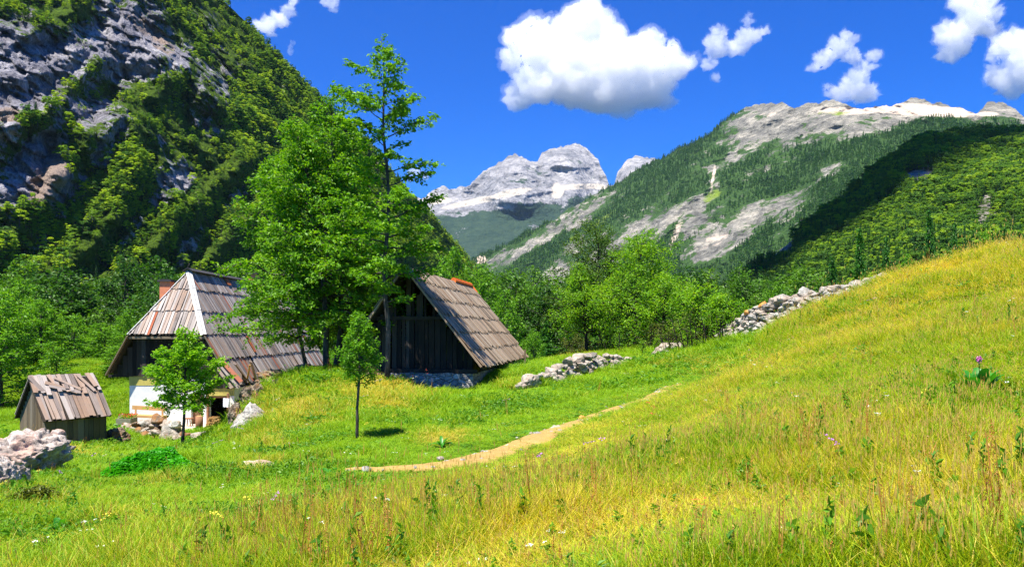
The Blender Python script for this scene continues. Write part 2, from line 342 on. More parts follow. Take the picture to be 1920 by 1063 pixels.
def sample(sh, n, rng, dens):
    """random points on a sheet, kept with probability dens(px,py,xyz,attrs); weights by true area"""
    V = sh['V']; a = np.linalg.norm(np.cross(V[1:, :-1]-V[:-1, :-1], V[:-1, 1:]-V[:-1, :-1]), axis=-1); w = a.ravel()/a.sum()
    i = rng.choice(len(w), n, p=w); r, c = np.divmod(i, V.shape[1]-1); fr, fc = rng.rand(n), rng.rand(n)
    def bi(M):
        M = M[..., None] if M.ndim == 2 else M
        o = M[r, c]*((1-fr)*(1-fc))[:, None]+M[r+1, c]*(fr*(1-fc))[:, None]+M[r, c+1]*((1-fr)*fc)[:, None]+M[r+1, c+1]*(fr*fc)[:, None]
        return o if o.shape[1] > 1 else o[:, 0]
    p = bi(V); px, py = bi(sh['PX'].astype(float)), bi(sh['PY']); A = {k: bi(v) for k, v in sh['A'].items()}
    k = rng.rand(n) < dens(px, py, p, A); return p[k], px[k], py[k]
def blobs(px, py, L):
    m = np.zeros(np.shape(px))
    for cx, cy_, rx, ry, ang, s_ in L:
        a = radians(ang); dx, dy = px-cx, py-cy_; e = ((dx*cos(a)+dy*sin(a))/rx)**2+((-dx*sin(a)+dy*cos(a))/ry)**2; m = np.maximum(m, s_*np.exp(-e**1.5))
    return m
def ribs(px, py, L):
    m = np.zeros(np.shape(px))
    for pts, wd, s_ in L:
        best = np.full(np.shape(px), 1e9)
        for (x0, y0), (x1, y1) in zip(pts[:-1], pts[1:]):
            dx, dy = x1-x0, y1-y0; t = np.clip(((px-x0)*dx+(py-y0)*dy)/(dx*dx+dy*dy), 0, 1); best = np.minimum(best, np.hypot(px-x0-t*dx, py-y0-t*dy))
        m = np.maximum(m, s_*np.exp(-(best/wd)**2))
    return m
def rock_mat(name, a, b, c, sc_, streak=(1, 1, .35), bumpd=1., veg=None, extra=None):
    m = N(name); p = m.pos(); pm = m.mp(p, streak)
    n1 = m.noise(pm, sc_, 7, .72, .12); n2 = m.noise(pm, sc_*5, 6, .7); v = m.vor(m.vm('ADD', m.mp(p, streak), m.vm('SCALE', m.noise(p, sc_*2, 3, col=True), None)), sc_*1.6, 'DISTANCE_TO_EDGE')
    n0 = m.noise(p, sc_*24, 4, .75); stk = m.noise(m.mp(p, (1, 1, .07)), sc_*9, 4, .7)
    f = m.math('ADD', m.math('MULTIPLY', n1, .5), m.math('ADD', m.math('MULTIPLY', n2, .28), m.math('MULTIPLY', n0, .22)))
    col = m.ramp(f, [(.38, a), (.5, b), (.62, c)]); col = m.mix(.55, col, m.ramp(stk, [(.36, .35), (.58, 1.)]), 'MULTIPLY'); crack = m.ramp(v, [(0, .55), (.06, 1)]); col = m.mix(.6, col, crack, 'MULTIPLY')
    if veg:
        n3 = m.noise(p, veg[2], 6, .75); k = m.math('ADD', m.attr('veg'), m.math('MULTIPLY', m.math('SUBTRACT', n3, .5), 3.0)); k = m.ramp(k, [(.42, 0.), (.56, 1.)])
        n4 = m.noise(p, veg[2]*4, 5, .75); col = m.mix(k, col, m.ramp(n4, [(.3, veg[0]), (.7, veg[1])]))
    if extra:
        for nm, cc, ns in extra:
            n5 = m.noise(p, ns, 5, .7); k = m.ramp(m.math('ADD', m.attr(nm), m.math('MULTIPLY', m.math('SUBTRACT', n5, .5), 1.2)), [(.42, 0.), (.6, 1.)]); col = m.mix(k, col, cc)
    return m.done(m.bsdf(col, .95, m.bump(m.math('ADD', m.math('MULTIPLY', n1, 1.), m.math('MULTIPLY', n2, .5)), 1., bumpd), .1))
# --- left cliff
def DA(px, py):
    b = np.interp(px, [-500, 0, 300, 600, 800, 960], [190, 230, 290, 400, 560, 760]); e = np.maximum((HY-py)/F, -.03); return b/(1-e/1.35)
CL_RIB = [([(-60,520),(60,400),(150,280),(250,200),(330,150)],26,1.),([(10,600),(110,500),(190,440),(250,330),(260,190)],30,1.),([(180,560),(270,480),(340,400),(420,330),(470,300)],26,1.),([(320,560),(400,480),(450,420),(520,370)],22,1.),
 ([(-20,250),(70,235),(130,170),(180,120)],16,.7),([(60,60),(110,40),(150,10)],26,.8),([(300,110),(360,140),(420,200),(500,260)],22,.7),([(260,230),(300,200),(350,260),(400,300)],24,.6),([(540,330),(600,360),(700,440),(800,500)],36,.7)]
CL_ROCK = [(60,330,100,50,-55,.9),(60,130,130,95,10,1.),(240,90,95,80,35,1.),(80,340,85,70,-50,1.),(200,240,75,50,-40,.95),(330,120,50,30,-60,.9),(400,170,70,40,50,.8),(330,350,70,26,-50,.75),(350,470,60,18,-45,.6),(470,210,60,28,60,.6),(250,440,50,20,-55,.6),(440,380,45,16,-60,.6),(490,300,30,20,60,.6),(150,440,40,20,-50,.5),(80,560,60,16,-40,.4),(0,180,60,120,0,.8)]
CL_TAN = [(80,350,60,40,-60,.9),(300,70,50,26,50,.7),(100,330,42,30,-60,1.),(262,45,46,18,40,.8),(20,215,45,18,0,.8),(160,320,30,20,-60,.4)]
def cl_veg(px, py, p):
    v = .80+.22*ss(380, 560, px+(200-py)*.3)-.85*blobs(px, py, CL_ROCK)+.55*ribs(px, py, CL_RIB)+.35*ss(430, 560, py)
    v = v+.55*fbm(p, .04, 5, 81, .65); return np.clip(v, 0, 1.3)
def cl_rel(px, py, p):
    sc_ = p[..., 1]/350.
    r = 17*ribs(px, py, CL_RIB)*sc_+10*ridged(p*[1, .6, .35], .018, 5, 21)+11*fbm(p*[1, .5, .7], .011, 3, 25)
    r += 12*ridged(p*[1, .5, .4], .045, 6, 33, .66)*(1-.5*ss(.5, 1, cl_veg(px, py, p)))+5*ridged(p*[.5, .5, 1], .06, 4, 36)
    rk = 1-.6*ss(.5, 1, cl_veg(px, py, p)); t = p[..., 2]/11+2.6*fbm(p, .03, 4, 50); r += 2.6*(1-(t % 1))*ss(660, 560, px)*rk
    t = (p[..., 0]*.8+p[..., 1]*.4)/10+1.8*fbm(p, .025, 4, 51); r += 6*np.sqrt(np.abs((t % 1)-.5)*2)*rk; t = (p[..., 0]+p[..., 2]*.7)/4.3+2*fbm(p, .05, 3, 52); r += 1.8*np.abs((t % 1)-.5)*2*rk
    return r
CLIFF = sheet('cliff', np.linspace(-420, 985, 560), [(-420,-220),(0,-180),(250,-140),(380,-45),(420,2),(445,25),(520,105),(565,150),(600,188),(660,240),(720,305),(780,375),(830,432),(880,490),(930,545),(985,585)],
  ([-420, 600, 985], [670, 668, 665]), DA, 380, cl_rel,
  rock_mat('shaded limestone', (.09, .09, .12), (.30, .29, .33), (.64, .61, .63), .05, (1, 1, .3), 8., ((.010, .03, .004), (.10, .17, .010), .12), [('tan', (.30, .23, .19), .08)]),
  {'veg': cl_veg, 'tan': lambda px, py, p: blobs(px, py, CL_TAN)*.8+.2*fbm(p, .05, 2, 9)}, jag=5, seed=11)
# --- far white peaks with a dark forest apron
def DB(px, py): e = np.maximum((HY-py)/F, -.02); return 2300/(1-e/.55)
PK = [(740,385),(770,372),(800,366),(830,352),(880,349),(905,325),(935,302),(965,287),(990,300),(1008,306),(1016,288),(1050,276),(1078,267),(1100,282),(1122,302),(1138,335),(1143,347),(1152,345),(1158,322),(1175,300),(1192,291),(1228,295),(1260,315),(1330,330)]
def pk_rel(px, py, p):
    h = ss(400, 330, py); r = 110*ridged(p*[1, .5, .6], .0022, 5, 71)*(.3+h)+60*fbm(p, .004, 4, 72)
    r += 260*blobs(px, py, [(968,340,60,60,0,1.)])+200*blobs(px, py, [(1060,330,42,60,-14,1.)])+120*blobs(px, py, [(1195,320,30,35,0,1.)])
    return r+40*ridged(p*[1, .5, .35], .009, 5, 75)*h
def pk_veg(px, py, p):
    line = np.interp(px, [760, 850, 900, 960, 1040, 1100, 1160, 1300], [405, 392, 395, 385, 378, 362, 350, 350]); return np.clip(ss(-14, 26, py-line)+.35*fbm(p, .008, 4, 12)-.2*ss(10, 60, py-line)*0, 0, 1.2)
PEAK = sheet('peaks', np.linspace(700, 1330, 420), PK, ([700, 1330], [600, 600]), DB, 230, pk_rel,
  rock_mat('pale far limestone', (.10, .11, .13), (.32, .315, .33), (.60, .57, .54), .006, (1, 1, .7), 40., ((.02, .045, .035), (.05, .085, .05), .008), [('scree', (.52, .46, .38), .01)]),
  {'veg': pk_veg, 'scree': lambda px, py, p: .95*blobs(px, py, [(960,362,46,8,-10,1.),(890,378,70,7,-12,.9),(1085,350,60,6,-3,1.),(1045,358,14,16,0,.9),(820,376,30,8,0,.9),(1130,352,40,4,0,.9)])}, jag=9, seed=31)
# --- right mountain
def DD(px, py): b = np.interp(px, [820, 1000, 1300, 1600, 2100], [1900, 1600, 1150, 850, 800]); e = np.maximum((HY-py)/F, -.02); return b/(1-e/.62)
RM = [(800,560),(860,505),(900,478),(1000,430),(1100,372),(1150,348),(1200,318),(1232,298),(1280,276),(1330,250),(1365,224),(1400,198),(1440,196),(1465,190),(1490,206),(1520,194),(1560,188),(1595,200),(1640,203),(1680,194),(1720,182),(1745,190),(1775,200),(1800,204),(1830,212),(1850,196),(1880,188),(1905,206),(1940,238),(2100,280)]
RM_ROCK = [(1440,240,95,34,-12,1.),(1560,225,80,30,5,.95),(1390,285,60,20,-35,.8),(1280,390,60,14,-32,.8),(1130,385,110,12,-30,.9),(1000,460,100,10,-30,.8),(1335,345,14,45,12,.6),(1430,400,90,22,-28,.75),(1340,460,70,30,-25,.9),(1300,400,20,55,25,.8),(1040,515,40,14,-30,1.),(940,480,46,10,-28,.7),(1560,320,60,14,-12,.7),(1690,205,60,16,5,1.),(1880,205,40,16,0,.7),(1650,240,50,14,-10,.6),(1250,300,24,10,-30,.4),(1390,440,60,20,-20,.8),(1180,440,60,8,-40,.5)]
def rm_veg(px, py, p):
    v = .80-.78*blobs(px, py, RM_ROCK)+.55*blobs(px, py, [(1270,300,110,16,-42,1.),(1180,360,110,14,-32,.9),(1480,330,90,22,-30,.7),(1620,270,120,16,-20,.8),(1420,440,26,80,30,.8)])-.9*ss(26, 0, py-np.interp(px, [a for a, b in RM], [b for a, b in RM]))*ss(1380, 1430, px)
    g = (p[..., 0]*.82-p[..., 1]*.2+p[..., 2]*.75); q = np.stack([g*.25, p[..., 0]*.1, (p[..., 2]-p[..., 0]*.55)], -1)
    return np.clip(v+.7*fbm(q, .02, 5, 17)+.45*fbm(p, .015, 4, 18), 0, 1.2)
def rm_rel(px, py, p):
    q = np.stack([p[..., 0]*.3, p[..., 1]*.3, p[..., 2]-p[..., 0]*.45], -1)
    return 60*ridged(p*[1, .5, .5], .004, 4, 91)+18*fbm(q, .012, 4, 92)+60*fbm(p, .003, 3, 93)+10*ridged(p*[1, .4, .7], .02, 4, 95)+7*ridged(p*[1, .4, .8], .05, 4, 96, .6)
RMT = sheet('mountain', np.linspace(800, 2100, 520), RM, ([800, 2100], [640, 640]), DD, 300, rm_rel,
  rock_mat('mountain limestone', (.06, .062, .06), (.22, .21, .18), (.52, .47, .38), .02, (.6, .6, 1.3), 14., ((.012, .035, .012), (.06, .12, .022), .03), [('pale', (.56, .45, .36), .02), ('grass', (.17, .24, .03), .02)]),
  {'veg': rm_veg, 'pale': lambda px, py, p: blobs(px, py, [(1730,207,110,13,4,1.),(1600,208,90,9,0,.8),(1850,214,26,5,0,.8),(1450,215,60,8,0,.5),(1340,455,60,20,-25,.45),(1270,430,9,60,25,.6),(1335,345,5,50,10,.6),(900,486,14,9,0,.9)]),
   'grass': lambda px, py, p: .9*blobs(px, py, [(1560,212,40,8,0,.7),(1330,370,40,14,-30,.9),(1250,400,60,10,-30,.6),(1480,330,110,14,-25,.5),(1100,430,90,8,-32,.7),(1440,380,110,10,-30,.5)])*.8}, jag=9, seed=51)
# --- wooded hill on the right
def DE(px, py): b = np.interp(px, [1000, 1250, 1400, 1700, 2100], [520, 400, 300, 215, 190]); e = np.maximum((HY-py)/F, -.03); return b/(1-e/.47)
HL = [(940,612),(1050,600),(1150,592),(1250,575),(1340,552),(1400,512),(1450,480),(1500,440),(1550,402),(1600,362),(1650,322),(1700,286),(1750,264),(1800,250),(1850,242),(1900,248),(1960,246),(2150,240)]
HL_ROCK = [(1730,330,50,26,-30,.75),(1850,390,30,40,10,.7),(1760,290,30,30,0,.6),(1470,470,40,20,-40,.55)]
def hl_veg(px, py, p): return np.clip(1.0-1.0*blobs(px, py, HL_ROCK)+.5*fbm(p, .06, 4, 61), 0, 1.2)
def hl_rel(px, py, p): return 16*fbm(p, .008, 4, 62)+8*ridged(p*[1, .4, .6], .02, 4, 63)+20*blobs(px, py, [(1720,315,60,60,0,1.)])
HILL = sheet('hill', np.linspace(940, 2150, 420), HL, ([940, 2150], [672, 672]), DE, 240, hl_rel,
  rock_mat('hillside rock', (.09, .085, .08), (.24, .22, .19), (.45, .41, .36), .06, (1, 1, .5), 4., ((.006, .016, .004), (.04, .075, .008), .1)), {'veg': hl_veg}, jag=2, seed=55)
# ================= foliage
def unit(v): return v/(np.linalg.norm(v, axis=-1, keepdims=True)+1e-9)
def leaf_quads(c, size, rng, up=.7, asp=.55, d=None, droop=.25, nrm=None):
    """one four-cornered leaf, slightly bent, per centre"""
    n = len(c); size = np.broadcast_to(size, (n,))[:, None]
    nr = unit(rng.normal(size=(n, 3))*(1-up)+np.array([0, 0, 1])*up)
    if nrm is not None: nr = unit(nrm+rng.normal(size=(n, 3))*.45)
    r = rng.normal(size=(n, 3)) if d is None else d+rng.normal(size=(n, 3))*.5
    u = unit(r-nr*(r*nr).sum(1, keepdims=True)); w_ = np.cross(nr, u)
    a = c-u*size*.5; t = c+u*size*.5-nr*size*droop; s = nr*size*.08
    V = np.stack([a, c+w_*size*asp*.5+s, t, c-w_*size*asp*.5+s], 1).reshape(-1, 3)
    return V, np.arange(n*4).reshape(n, 4)
def grow(rng, H, env, r0=.09, n1=40, start=.15, lean=(0, 0), up=(15, 60), sub=3.2, subl=.42, dens=55, lsize=.1, spread=.07, flat=.75, wob=.03, stems=1, droop=.12, splay=.0, k=6, vis=.35, var=(.72, 1.15)):
    """trunk with limbs (MB) and leaf mesh data, base at the origin. env(t) = limb length at height share t"""
    T = MB(); C = []; Dd = []
    for st in range(stems):
        az0 = rng.rand()*6.28; m = 12; t = np.linspace(0, 1, m); Hs = H*(1-.13*st/max(1, stems-1)*rng.rand() if stems > 1 else 1)
        off = np.array([cos(az0), sin(az0)])*splay*Hs if stems > 1 else np.zeros(2)
        px = lean[0]*t**1.2+off[0]*t**.8+np.r_[0, np.cumsum(rng.normal(size=m-1))*wob*H/m*2]; py_ = lean[1]*t**1.2+off[1]*t**.8+np.r_[0, np.cumsum(rng.normal(size=m-1))*wob*H/m*2]
        if stems > 1: px = px+cos(az0)*.12*st; py_ = py_+sin(az0)*.12*st
        tr = np.c_[px, py_, t*Hs]; rad = r0*(1-t)**.75+.006; rad[0] *= 1.25; T.tube(tr, rad, k+2, seed=st+1, rough=.12)
        nb = n1//stems; az = rng.rand()*6
        for i in range(nb):
            h = start+(1-start)*((i+rng.rand()*.8)/nb); L = env(h)*rng.uniform(*var); az += 2.4+rng.normal()*.35
            if L < .08: continue
            base = np.array([np.interp(h, t, tr[:, j]) for j in range(3)]); a = radians(np.interp(h, [start, 1], up)+rng.normal()*7)
            hd = np.array([cos(az), sin(az), 0]); s = np.linspace(0, 1, 7); q = base+np.outer(s*L*cos(a), hd)
            q[:, 2] += s*L*sin(a)-droop*L*s**2.2; q[1:] += rng.normal(size=(6, 3))*L*.025
            rb = min(.45*np.interp(h, t, rad), .05)*(.4+.6*L/(env(.5)+.1)); T.tube(q, rb*(1-s*.85)+.003, 4)
            side = np.cross(hd, [0, 0, 1.]); ns = max(2, int(L*sub)*2)
            for j in range(ns):
                f = vis*.6+(1-vis*.6)*(j+rng.rand())/ns; b = np.array([np.interp(f, s, q[:, d]) for d in range(3)]); sl_ = L*subl*(1.15-f)*rng.uniform(.6, 1.2)+.06
                dr = unit(hd*rng.uniform(.35, .9)+side*(1 if j % 2 else -1)*rng.uniform(.5, 1)+np.array([0, 0, rng.normal()*(1-flat)+.05]))
                z = np.linspace(0, 1, 4); q2 = b+np.outer(z*sl_, dr); q2[:, 2] -= droop*.8*sl_*z**2
                if sl_ > .18: T.tube(q2, rb*.35*(1-z*.7)+.002, 3)
                nl = max(2, int(sl_*dens)); f2 = rng.uniform(.12, 1.08, nl); pt = b+np.outer(f2*sl_, dr); pt[:, 2] -= droop*.8*sl_*f2**2
                C.append(pt+rng.normal(size=(nl, 3))*[spread, spread, spread*(1.1-flat)+.01]); Dd.append(np.tile(dr, (nl, 1)))
            nl = max(2, int(L*.35*dens)); f2 = rng.uniform(.65, 1.04, nl); C.append(np.c_[[np.interp(f2, s, q[:, d]) for d in range(3)]].T+rng.normal(size=(nl, 3))*spread*.8); Dd.append(np.tile(hd, (nl, 1)))
    C = np.vstack(C); Dd = np.vstack(Dd)
    V, Q = leaf_quads(C, lsize*rng.uniform(.65, 1.25, len(C)), rng, .62, .58, Dd)
    return T, V, Q
def tube_mesh(T, name, mat):
    f = [np.vstack(T.q)]+([np.vstack(T.t)] if T.t else []); return mesh(name, np.vstack(T.v), f, [mat], None, True)
def conifer(rng, H=12, R=2.4, whorls=34, nb=9, ls=.5):
    T = MB(); T.tube(np.c_[np.zeros(6), np.zeros(6), np.linspace(0, H, 6)], np.linspace(.2, .02, 6), 6); C = []; D = []
    for i in range(whorls):
        t = .06+.94*(i/whorls)**.95; L = R*(1-t)**.8*rng.uniform(.8, 1.1)+.12
        for b in range(nb):
            az = rng.rand()*6.28; d = np.array([cos(az), sin(az), 0]); l = L*rng.uniform(.6, 1.1); n = max(2, int(l/ls*3.2)); f = rng.uniform(.15, 1, n)
            p = np.outer(f*l, d); p[:, 2] = t*H+.12*H*(1-t)*0-.28*l*f+.10*l*f**3+rng.normal(size=n)*.05; p[:, :2] += rng.normal(size=(n, 2))*.12*l*f[:, None]; C.append(p); D.append(np.tile(d-[0, 0, .35], (n, 1)))
    C, D = np.vstack(C), np.vstack(D); V, Q = leaf_quads(C, ls*rng.uniform(.6, 1.2, len(C)), rng, .6, .5, D, .3); return T, V, Q
def clump_tree(rng, H=9, R=2.6, lumps=26, per=60, ls=.42):
    """a distant broadleaf crown: leaf sprays gathered on lumps through the crown's volume"""
    C = []; Nn = []
    for i in range(lumps):
        z = rng.uniform(.22, .98); e = math.sqrt(max(.02, 1-((z-.5)/.52)**2)); a = rng.rand()*6.28; r = R*e*math.sqrt(rng.uniform(.15, 1)); c = np.array([cos(a)*r, sin(a)*r, z*H]); s_ = rng.uniform(.45, .9)*R*.42
        d = unit(rng.normal(size=(per, 3))); d[:, 2] = np.abs(d[:, 2])*1.1-.25; C.append(c+d*s_*rng.uniform(.75, 1.1, (per, 1))*[1, 1, .75]); Nn.append(d*[1, 1, 1]+[0, 0, .25]+unit(c-[0, 0, H*.45])*.5)
    C = np.vstack(C); T = MB(); T.tube([(0, 0, 0), (0, 0, H*.7)], [.2, .06], 5); V, Q = leaf_quads(C, ls*rng.uniform(.6, 1.3, len(C)), rng, .5, .8, nrm=np.vstack(Nn)); return T, V, Q
BARK = bark_mat('grey bark', (.025, .02, .016), (.13, .115, .10)); BARKD = bark_mat('dark bark', (.012, .010, .008), (.06, .05, .045))
L_HERO = leaf_mat('hornbeam leaves', [(.04, .13, .004), (.09, .25, .006), (.17, .38, .008), (.30, .50, .012)], .42)
L_ASH = leaf_mat('ash leaves', [(.07, .22, .004), (.14, .36, .006), (.24, .48, .008), (.34, .56, .012)], .5)
L_CLF = leaf_mat('brightened cliff leaves', [(.05, .14, .006), (.16, .32, .006), (.34, .50, .008), (.55, .66, .012)], .42, inst=True)  # leaf colour raised to make up for the shade on the steep cliff
L_MID = leaf_mat('valley leaves', [(.05, .16, .006), (.10, .28, .008), (.17, .38, .010), (.25, .46, .014)], .45)
L_FAR = leaf_mat('hillside leaves', [(.035, .11, .006), (.11, .25, .006), (.24, .40, .008), (.42, .55, .012)], .42, inst=True)
L_CON = leaf_mat('conifer needles', [(.015, .065, .010), (.04, .14, .012), (.10, .23, .016)], .25, inst=True)
L_CON2 = leaf_mat('near conifer needles', [(.02, .10, .010), (.045, .17, .012), (.08, .24, .014)], .3)
def combo(name, tvq, leaf):
    T, V, Q = tvq; tv = np.vstack(T.v); nq = np.vstack(T.q); tt = np.vstack(T.t); f = [np.vstack([nq, Q+len(tv)]), tt]
    me = mesh(name, np.vstack([tv, V]), f, [BARK, leaf], None, False, np.r_[np.zeros(len(nq)), np.ones(len(Q)), np.zeros(len(tt))]); return me
rng = np.random.RandomState(5)
L_FAR2 = leaf_mat('darker hillside leaves', [(.018, .07, .008), (.05, .15, .010), (.10, .24, .012), (.18, .34, .016)], .35, inst=True)
BROAD = [combo('broadleaf_kind', clump_tree(rng, 9, rng.uniform(2.2, 3.3), 20, 75, .42), L_FAR2 if i in (1, 4) else L_FAR) for i in range(5)]
CONIF = [combo('conifer_kind', conifer(rng, 12, rng.uniform(1.9, 2.5), 26, 8, .6), L_CON) for i in range(3)]
def far_conif(rng):
    T = MB(); T.tube([(0, 0, 0), (0, 0, 8)], [.2, .1], 4); C = []
    for i in range(60): t = rng.uniform(.05, 1); a = rng.rand()*6.28; r = 2.5*(1-t)*rng.uniform(.5, 1)+.1; C.append([cos(a)*r, sin(a)*r, t*12])
    V, Q = leaf_quads(np.array(C), rng.uniform(1.2, 2.4, 60), rng, .45, .8); return T, V, Q
FARC = [combo('far_conifer_kind', far_conif(rng), L_CON) for i in range(3)]
KINDS8 = BROAD+CONIF
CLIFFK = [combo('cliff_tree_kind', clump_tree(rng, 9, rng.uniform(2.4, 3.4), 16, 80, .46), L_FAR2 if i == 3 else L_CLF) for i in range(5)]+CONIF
KINDS10 = KINDS8+[combo('valley_tree_kind', grow(np.random.RandomState(150+i), H=9.5, env=lambda t: 3.2*(.12+.88*max(0, 1-abs((t-.42)/.60)**2.2)), r0=.16, n1=64, start=.1, up=(5, 62), sub=2.0, dens=14, lsize=.28, spread=.2, flat=.5, vis=.45, k=4), L_FAR2) for i in range(2)]
def forest(name, sh, n, dens, con, hs, ws, seed, protos=None, nb=5, con_h=.85, **k):
    rg = np.random.RandomState(seed); p, px, py = sample(sh, n, rg, dens); m = len(p)
    isc = rg.rand(m) < con(px, py, p); var = np.where(isc, nb+rg.randint(0, 3, m), rg.randint(0, max(nb, 1), m))
    h = rg.uniform(*hs, m)*np.where(isc, con_h, 1)*(.8+.5*np.clip(fbm(p, .03, 3, seed+50), -.5, .8)); w_ = h*rg.uniform(*ws, m)
    p[:, 2] -= .08*h*9*.3
    return scatter(name, p, protos or KINDS8, np.c_[rg.normal(size=(m, 2))*.04, rg.rand(m)*6.28], np.c_[w_, w_, h], var, rg.rand(m), kind='stuff', **k)
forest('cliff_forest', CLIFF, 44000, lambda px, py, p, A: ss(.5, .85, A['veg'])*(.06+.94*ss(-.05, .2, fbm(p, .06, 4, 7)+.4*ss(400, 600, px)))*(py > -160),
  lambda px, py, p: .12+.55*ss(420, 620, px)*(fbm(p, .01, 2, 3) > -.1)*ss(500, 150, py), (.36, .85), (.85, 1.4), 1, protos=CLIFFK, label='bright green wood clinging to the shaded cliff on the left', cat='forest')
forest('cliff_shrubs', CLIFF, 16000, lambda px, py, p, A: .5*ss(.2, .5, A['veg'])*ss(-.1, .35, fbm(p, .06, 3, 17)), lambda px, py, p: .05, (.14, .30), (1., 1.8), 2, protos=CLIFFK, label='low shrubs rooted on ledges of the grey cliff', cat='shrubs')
forest('hill_forest', HILL, 60000, lambda px, py, p, A: ss(.35, .7, A['veg'])*(.25+.75*ss(-.2, .15, fbm(p, .05, 3, 70)))*.8, lambda px, py, p: .13+.35*ss(.1, .3, fbm(p, .012, 3, 33))*ss(1900,1500,px)+.35*ss(400, 520, py),
  (.38, .95), (.75, 1.15), 3, label='sunlit mixed wood covering the hill on the right', cat='forest')
forest('mountain_forest', RMT, 80000, lambda px, py, p, A: ss(.55, 1.05, A['veg'])*.6, lambda px, py, p: 1.0, (.55, 1.1), (.8, 1.3), 4, protos=FARC, nb=0, label='dark conifers scattered over the rocky mountain slope', cat='forest')
# valley floor wood on the ground sheet
def valley():
    rg = np.random.RandomState(8); n = 7000; r = np.sqrt(rg.uniform(70**2, 420**2, n)); a = rg.uniform(radians(-50), radians(50), n); x, y = r*np.sin(a), r*np.cos(a)
    k = (y > 50) & (rg.rand(n) < .35+.65*ss(300, 90, r)); x, y = x[k], y[k]; m = len(x); z = gz(x, y)-.3; c = (rg.rand(m) < .2) & (np.hypot(x, y) > 150); h = rg.uniform(.8, 1.35, m); w_ = h*rg.uniform(.85, 1.2, m)
    scatter('valley_forest', xyz(x, y, z), KINDS10, np.c_[rg.normal(size=(m, 2))*.03, rg.rand(m)*6.28], np.c_[w_, w_, h*np.where(c, 1.1, 1)], np.where(c, 5+rg.randint(0, 3, m), np.where(np.hypot(x, y) < 150, 8+rg.randint(0, 2, m), rg.randint(0, 5, m))), rg.rand(m),
      kind='stuff', label='green wood filling the valley floor beyond the farm', cat='forest')
valley()
# ---- single trees
def tree(name, base, Tm, Lm, label, group=None, rz=0, scl=(1, 1, 1), cat='tree'):
    r = empty(name, base, label, cat, group); r.rotation_euler = (0, 0, rz); r.scale = scl
    for nm, me in (('trunk', Tm), ('crown', Lm)):
        o = bpy.data.objects.new(nm, me); sc.collection.objects.link(o); o.parent = r
    return r
def kind(seed, leaf, bark=BARK, **k):
    rg = np.random.RandomState(seed); T, V, Q = grow(rg, **k); return tube_mesh(T, 'trunk', bark), mesh('crown', V, Q, [leaf])
def dome(R, lo=.2, p=.5, top=.12): return lambda t: R*(top+(1-top)*max(0, 1-abs((t-.42)/.60)**2.2))
# mid-distance kinds, 10 m tall
MIDK = [kind(100+i, L_MID, H=10, env=dome(R), r0=.16, n1=70, start=.1, up=(5, 62), sub=2.0, dens=15, lsize=.27, spread=.2, flat=.5, vis=.45, k=4) for i, R in enumerate((3.1, 3.6, 2.6))]
rg = np.random.RandomState(77)
def ck(seed): T, V, Q = conifer(np.random.RandomState(seed), 12, 2.3, 46, 12, .34); return tube_mesh(T, 'trunk', BARKD), mesh('crown', V, Q, [L_CON2])
CONK = [ck(1), ck(2)]
MT = [ # photo x, metres, top y, width px, kind, label
 (4,40,548,170,0,'bright leafy tree at the left edge, its dark trunk standing by the shed'),(78,48,565,130,1,'round green tree rising right behind the small shed'),(140,54,592,120,0,'pale green tree behind the right half of the shed roof'),
 (196,50,606,105,2,'narrow green tree between the shed and the farmhouse'),(238,58,585,100,1,'green tree half hidden by the left corner of the farmhouse roof'),(40,62,530,150,1,'tall tree at the back left, below the cliff'),(165,68,560,120,2,'tree at the foot of the cliff behind the gap of shed and farmhouse'),
 (-70,46,560,170,0,'leafy tree cut by the left picture edge'),(300,70,560,110,0,'tree behind the farmhouse chimney'),(106,44,640,90,2,'low bushy tree touching the back of the shed'),(215,46,650,80,0,'low dark tree in the shade beside the farmhouse gable'),
 (664,58,470,130,1,'tree in the gap behind farmhouse and barn'),(722,64,455,110,2,'tree just left behind the barn ridge'),(560,72,440,150,0,'tree behind the farmhouse roof, seen through the hornbeams'),
 (905,72,505,120,0,'first dark green tree right of the barn roof'),(952,66,545,92,2,'slim tree behind the lower corner of the barn roof'),(988,84,540,100,1,'tall tree halfway between barn and orchard'),(1022,66,592,72,3,'small conifer between barn and orchard'),
 (1052,88,560,100,0,'tree left behind the dark orchard tree'),(850,96,470,130,1,'tree at the cliff foot above the barn ridge'),(1000,60,620,70,1,'low bushy tree above the stone rows, near the barn'),
 (1240,70,575,120,1,'tree behind the orchard on its right side'),(1310,76,562,110,0,'green tree behind the leaning orchard tree'),(1150,96,560,110,2,'tree standing behind the middle of the orchard'),(1395,68,572,110,2,'tree behind the low end of the rubble wall'),
 (1455,72,535,90,1,'green tree behind the middle of the rubble wall'),(1505,80,500,90,3,'conifer behind the rubble wall, left of the tallest one'),(1560,92,480,85,4,'dark conifer on the slope above the rubble wall'),(1612,64,424,84,3,'big bright conifer behind the upper end of the rubble wall'),
 (1662,84,440,64,4,'dark conifer just right of the big bright one'),(1700,70,478,80,2,'leafy tree at the top end of the rubble wall'),(1742,86,388,70,3,'tall dark conifer on the right crest'),(1790,80,415,66,4,'slender conifer right of the tall dark one'),
 (1845,62,442,84,0,'pale leafy tree on the right meadow crest'),(1884,76,420,60,3,'conifer behind the right meadow crest, near the edge'),(1925,70,400,70,4,'conifer cut by the right picture edge')]
